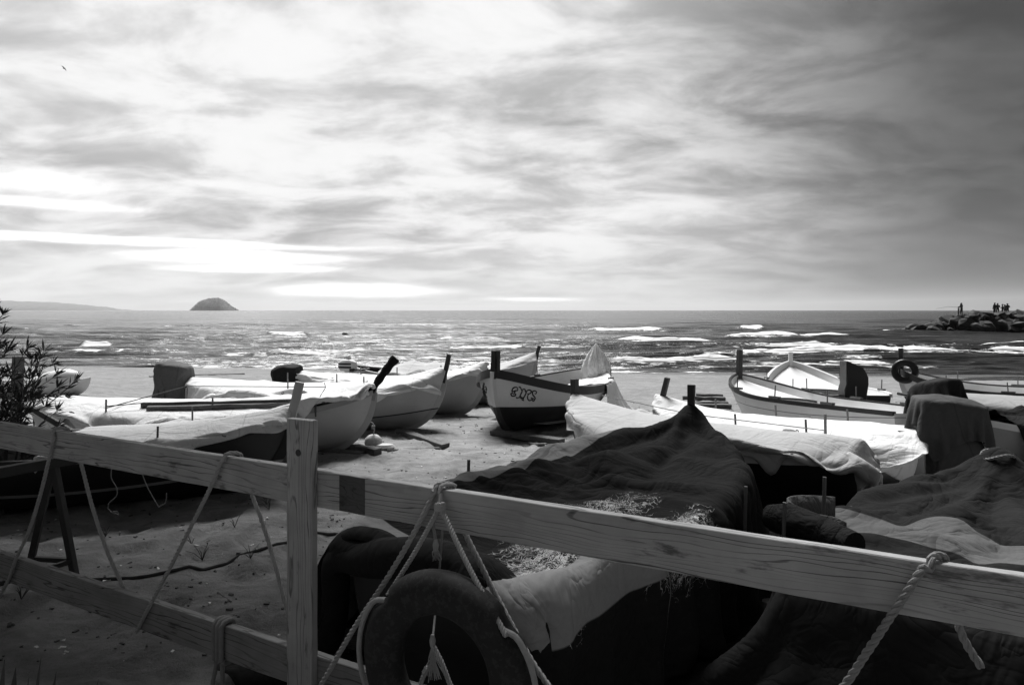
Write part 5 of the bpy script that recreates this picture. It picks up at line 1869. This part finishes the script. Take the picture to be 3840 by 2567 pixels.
def branch(a, d, ln, r_, lvl):
    pts_ = [a]
    n = 6
    for k in range(n):
        d = (d + Vector((rs.gauss(0, .10), rs.gauss(0, .10), rs.gauss(.02, .06)))).normalized()
        pts_.append(pts_[-1] + d * ln / n)
    stems.tube(pts_, [r_ * (1 - .6 * i / n) for i in range(n + 1)], 5)
    if lvl > 0:
        for k in range(4 if lvl > 1 else 3):
            i = rs.randint(2, n)
            d2 = (d + Vector((rs.gauss(0, .5), rs.gauss(0, .5), rs.gauss(.1, .3)))).normalized()
            branch(pts_[i], d2, ln * rs.uniform(.45, .7), r_ * .6, lvl - 1)
    if lvl <= 1:
        for k in range(13 if lvl == 0 else 8):
            i = rs.randint(max(1, n - 4), n)
            d2 = (d * .9 + Vector((rs.gauss(0, .55), rs.gauss(0, .55), rs.gauss(.1, .45)))).normalized()
            leaf(leaves, pts_[i], d2, rs.uniform(.08, .14), rs.uniform(.012, .019))
        for k in range(9):
            d2 = (d + Vector((rs.gauss(0, .45), rs.gauss(0, .45), rs.gauss(0, .45)))).normalized()
            leaf(leaves, pts_[-1], d2, rs.uniform(.07, .13), rs.uniform(.012, .018))


for k in range(16):
    a = Vector((rs.uniform(-.75, .15), rs.uniform(-.4, .4), 0))
    branch(a, Vector((rs.gauss(-.05, .28), rs.gauss(0, .2), 1)), rs.uniform(.68, 1.10), .014, 2)
for k in range(9):
    a = Vector((rs.uniform(-.5, .2), rs.uniform(-.3, .3), rs.uniform(.2, .9)))
    branch(a, Vector((rs.uniform(.2, .9), rs.gauss(0, .25), rs.uniform(.3, .9))), rs.uniform(.45, .7), .009, 1)
stems.build('stems', M['bark'], sh)
lo = leaves.build('foliage', M['leaf'], sh, smooth=False)
lo['kind'] = 'stuff'

# broad leaved plant poking in at the bottom corner
pl_o = empty('plant', (-1.45, 2.05, float(sand_height(np.array(-1.45), np.array(2.05)))), 'dark plant with pointed leaves in front of the fence', 'plant')
for k, (x, y, ln, wd) in enumerate(((18, 2470, .42, .035), (155, 2462, .52, .034), (212, 2515, .40, .026), (110, 2535, .40, .03), (60, 2500, .45, .05), (370, 2545, .33, .02), (-30, 2440, .5, .05))):
    tp = px(x, y, 2.05 + .04 * (k % 3)) - pl_o.location
    bs = Vector((tp.x * .7 - .02, tp.y, 0.0))
    vv, ff = [], []
    n = 9
    sdv = Vector((.9, .35 * (-1) ** k, 0)).normalized()
    for i in range(n + 1):
        f = i / n
        c_ = bs.lerp(tp, f) + Vector((0, -.03 * math.sin(f * 3.1), 0))
        w_ = wd * (math.sin(math.pi * min(1, f * .75 + .25)) ** .8) * .5 + .0006
        vv += [c_ - sdv * w_, c_ + Vector((0, .25 * w_, 0)), c_ + sdv * w_]
    for i in range(n):
        for j in (0, 1): ff.append((i * 3 + j, i * 3 + j + 1, i * 3 + 4 + j, i * 3 + 3 + j))
    lf = mesh('leaf', vv, ff, M['leaf'], pl_o)

# sprigs growing in the sand
for k, (x, y) in enumerate(((1000, 1895), (880, 1985), (720, 2035), (760, 2075), (940, 2100), (395, 2010), (80, 2255), (1010, 1915))):
    g = on_sand(gpx(x, y))
    mb = MB()
    for j in range(rs.randint(4, 7)):
        e = Vector((rs.gauss(0, .05), rs.gauss(0, .05), rs.uniform(.04, .10)))
        mb.tube([g, g + e * .5 + Vector((0, 0, .015)), g + e], [.0025, .002, .001], 4)
    o = mb.build('sprig', M['bark'])
    recenter(tag(o, 'thin dry sprig growing in the sand behind the fence', 'sprig', 'dry sprigs in the sand'))

# litter of twigs, shells and pebbles
mb, mb2 = MB(), MB()
for k in range(2600):
    Y = 3.2 + 13 * rs.random() ** 1.3
    X = rs.uniform(-.75, .75) * Y * 1.02
    g = on_sand(Vector((X, Y, 0)), .002)
    s_ = rs.uniform(.004, .013) * (1 + Y * .03)
    rot = Matrix.Rotation(rs.uniform(0, 6.28), 3, 'Z')
    (mb if rs.random() < .86 else mb2).box(g, (s_ * rs.uniform(.8, 3.0), s_, s_ * .7), rot, jit=s_ * .3)
o = mb.build('beach_litter', M['dark_wood']); tag(o, 'dark twigs and pebbles strewn on the sand', 'litter', kind='stuff')
o = mb2.build('shell_fragments', M['white_paint']); tag(o, 'tiny pale shell fragments strewn on the sand', 'shells', kind='stuff')

# board, coil and fender under the near boat
o = MB().beam((0, 0, 0), (.62, -.10, -.03), .035, .10, seg=4, jit=.002).build('board', M['old_wood'], bevel=.004)
o.location = px(1150, 2365, 3.2); tag(o, 'rust spotted board on edge under the frayed tarpaulin', 'board')
mb = MB()
cc_ = px(1240, 2330, 3.3)
twisted(mb, [cc_ + Vector((.07 * math.cos(a) * (1 + .2 * math.sin(3 * a)), .05 * math.sin(a), .06 * math.sin(a * 1.1 + 1) - .01 * a * .3)) for a in np.linspace(0, 15, 46)], .009)
o = mb.build('rope_coil', M['rope_mid']); recenter(tag(o, 'tangled rope coil in the dark under the frayed tarpaulin', 'rope'))

# ------------------------------------------------------------------ people on the breakwater
def person(loc, height, yaw, label, arms, coat, lean=0.0):
    root = empty('person', tuple(loc), label, 'person', 'people on the breakwater')
    s_ = height / 1.75
    J = {'pelvis': (0, 0, .93), 'spine': (0, lean * .3, 1.15), 'chest': (0, lean * .6, 1.36), 'neck': (0, lean * .9, 1.49), 'head': (0, lean + .01, 1.60), 'crown': (0, lean + .005, 1.70),
         'hl': (-.10, 0, .90), 'kl': (-.12, .03, .50), 'al': (-.13, -.02, .09), 'tl': (-.14, .13, .04), 'hr': (.10, 0, .90), 'kr': (.12, .05, .50), 'ar': (.13, 0, .09), 'tr': (.15, .15, .04),
         'sl': (-.19, lean * .7, 1.42), 'sr': (.19, lean * .7, 1.42)}
    J['el'], J['wl'], J['fl'] = arms[0]
    J['er'], J['wr'], J['fr'] = arms[1]
    names = list(J)
    E = [('pelvis', 'spine'), ('spine', 'chest'), ('chest', 'neck'), ('neck', 'head'), ('head', 'crown'), ('pelvis', 'hl'), ('hl', 'kl'), ('kl', 'al'), ('al', 'tl'), ('pelvis', 'hr'), ('hr', 'kr'), ('kr', 'ar'), ('ar', 'tr'),
         ('chest', 'sl'), ('sl', 'el'), ('el', 'wl'), ('wl', 'fl'), ('chest', 'sr'), ('sr', 'er'), ('er', 'wr'), ('wr', 'fr')]
    rad = {'pelvis': .155, 'spine': .15, 'chest': .165, 'neck': .06, 'head': .10, 'crown': .075, 'hl': .10, 'kl': .07, 'al': .05, 'tl': .04, 'hr': .10, 'kr': .07, 'ar': .05, 'tr': .04, 'sl': .075, 'sr': .075, 'el': .058, 'er': .058, 'wl': .042, 'wr': .042, 'fl': .035, 'fr': .035}
    me = bpy.data.meshes.new('body')
    me.from_pydata([tuple(s_ * q_ for q_ in J[n_]) for n_ in names], [(names.index(a), names.index(b_)) for a, b_ in E], [])
    o = link('body', me, root)
    o.modifiers.new('skin', 'SKIN')
    for n_, sv_ in zip(names, me.skin_vertices[0].data):
        sv_.radius = (rad[n_] * s_, rad[n_] * s_ * (.8 if n_ in ('pelvis', 'spine', 'chest') else 1))
        sv_.use_root = n_ == 'pelvis'
    sb = o.modifiers.new('smooth', 'SUBSURF'); sb.levels = 1; sb.render_levels = 2
    me.materials.append(coat)
    hair = MB().lathe([(.004, -.02), (.095, -.01), (.108, .03), (.095, .08), (.05, .115), (.004, .125)], 12)
    hair.build('hair', M['plastic_black'], root, loc=(0, s_ * lean - .015, s_ * 1.60))
    root.rotation_euler = (0, 0, yaw)
    return root


M['coat'] = paint('dark_coat', .022, .85, .2, 3, .2)
M['coat2'] = paint('grey_coat', .05, .85, .2, 3, .2)
down = (((-.27, .0, 1.16), (-.25, .06, .92), (-.24, .09, .83)), ((.27, .0, 1.16), (.25, .08, .93), (.24, .10, .84)))
hold = (((-.26, .08, 1.17), (-.10, .30, 1.15), (-.06, .38, 1.16)), ((.26, .06, 1.17), (.06, .30, 1.12), (.02, .38, 1.13)))
fold = (((-.28, .06, 1.18), (-.02, .20, 1.20), (.06, .22, 1.21)), ((.28, .06, 1.18), (.02, .22, 1.15), (-.06, .23, 1.14)))


def crest_z(x): return px(x, 1186, 81.0).z - .05


person(px(3606, 1186, 81.0) + Vector((0, 0, .10)), 1.52, R(95), 'person in dark clothes standing beside a child, holding a fishing rod', hold, M['coat'], .05)
person(px(3595, 1186, 80.2) + Vector((0, 0, .10)), 1.05, R(80), 'child standing against the angler on the breakwater', down, M['coat2'])
for k, (x, hh, yw, ar, lab, ct) in enumerate(((3730, 1.55, 20, down, 'person in a grey coat standing with a companion close behind', 'coat2'), (3741, 1.5, -30, fold, 'person in a dark coat tucked close behind the grey coated one', 'coat'), (3759, 1.38, 60, fold, 'shorter person with folded arms at the edge of the group of three', 'coat'), (3768, 1.32, -80, down, 'smallest person in the middle of the group of three', 'coat2'), (3778, 1.46, 170, fold, 'person with folded arms at the landward end of the group', 'coat'))):
    person(px(x, 1186, 81.0 + .4 * (k % 2)) + Vector((0, 0, .10)), hh, R(yw), lab, ar, M[ct])
ha = px(3592, 1151, 80.9)
mb = MB().tube([ha + Vector((.2, 0, -.05)), ha + Vector((-1.2, -.1, .05)), px(3510, 1157, 80.5)], [.022, .016, .008], 6)
o = mb.build('fishing_rod', M['plastic_black']); recenter(tag(o, 'long fishing rod held out level from the breakwater', 'rod'))

# gull in the sky
g = px(240, 257, 70)
gl = empty('seagull', tuple(g), 'dark gull wheeling high in the sky', 'bird')
MB().tube([(-.22, 0, 0), (-.12, 0, .01), (.05, 0, .02), (.18, 0, .03), (.25, 0, .03)], [.015, .06, .075, .05, .015], 10).build('body', M['coat2'], gl)
for sd in (1, -1):
    vv = [(.08, 0, .03), (-.08, 0, .02), (.14, sd * .28, .12), (-.03, sd * .26, .11), (.04, sd * .58, .06), (-.04, sd * .50, .06), (-.10, sd * .70, .03)]
    o = mesh('wing', vv, [(0, 2, 3, 1), (2, 4, 5, 3), (4, 6, 5)], M['coat2'], gl)
    sd_ = o.modifiers.new('thickness', 'SOLIDIFY'); sd_.thickness = .02
gl.rotation_euler = (R(62), R(-35), R(40))
gl.scale = (.55, .55, .55)

# ------------------------------------------------------------------ unseen pine added left of the view to shade the near sand by the trestle
M['needle'] = paint('shade_tree_needles', .05, .7, .3, 3, .1)
M['shade_tree_bark'] = paint('shade_tree_bark', .09, .9, .4, 5, .6)
pt = empty('added_shade_tree', (-9.5, 7.5, -.02), 'added umbrella pine, out of view, that shades the near sand', 'tree')
rs = random.Random(5)
mb = MB()
trunk = catmull([Vector((0, 0, -.2)), Vector((.1, .1, 2.0)), Vector((.7, .3, 4.3)), Vector((2.2, .7, 6.4)), Vector((3.8, 1.1, 7.9))], .25)
mb.tube(trunk, [.24 - .14 * i / len(trunk) for i in range(len(trunk))], 12)
for k in range(14):
    a = 2 * math.pi * k / 14 + rs.uniform(-.2, .2)
    ln = rs.uniform(.5, .9)
    st = trunk[-1 - rs.randrange(6)]
    en = Vector((5.6 + 4.2 * ln * math.cos(a), 1.5 + 2.5 * ln * math.sin(a), 8.6 + rs.uniform(-.2, .4)))
    lin_ = catmull([st, st.lerp(en, .5) + Vector((0, 0, -.05)), en], .4)
    mb.tube(lin_, [.07 - .055 * i / len(lin_) for i in range(len(lin_))], 6)
mb.build('trunk', M['shade_tree_bark'], pt)
n = 7000
r_ = np.sqrt(rng.random(n)); a_ = rng.random(n) * 2 * np.pi
cx = 5.6 + 4.9 * r_ * np.cos(a_); cy = 1.5 + 2.9 * r_ * np.sin(a_)
cz = 8.5 + rng.normal(0, .30, n) * (1.1 - .5 * r_) + .5 * (1 - r_ ** 2)
u_ = rng.normal(0, 1, (n, 3)); u_ /= np.linalg.norm(u_, axis=1, keepdims=True)
v_ = np.cross(u_, rng.normal(0, 1, (n, 3))); v_ /= np.linalg.norm(v_, axis=1, keepdims=True)
sz = rng.uniform(.10, .20, (n, 1))
cen = np.stack([cx, cy, cz], 1)
quad = np.stack([cen - u_ * sz - v_ * sz * .6, cen + u_ * sz - v_ * sz * .6, cen + u_ * sz + v_ * sz * .6, cen - u_ * sz + v_ * sz * .6], 1).reshape(-1, 3)
me = bpy.data.meshes.new('crown')
me.from_pydata(quad.tolist(), [], np.arange(4 * n).reshape(-1, 4).tolist())
me.materials.append(M['needle'])
o = link('crown', me, pt)
o['kind'] = 'stuff'
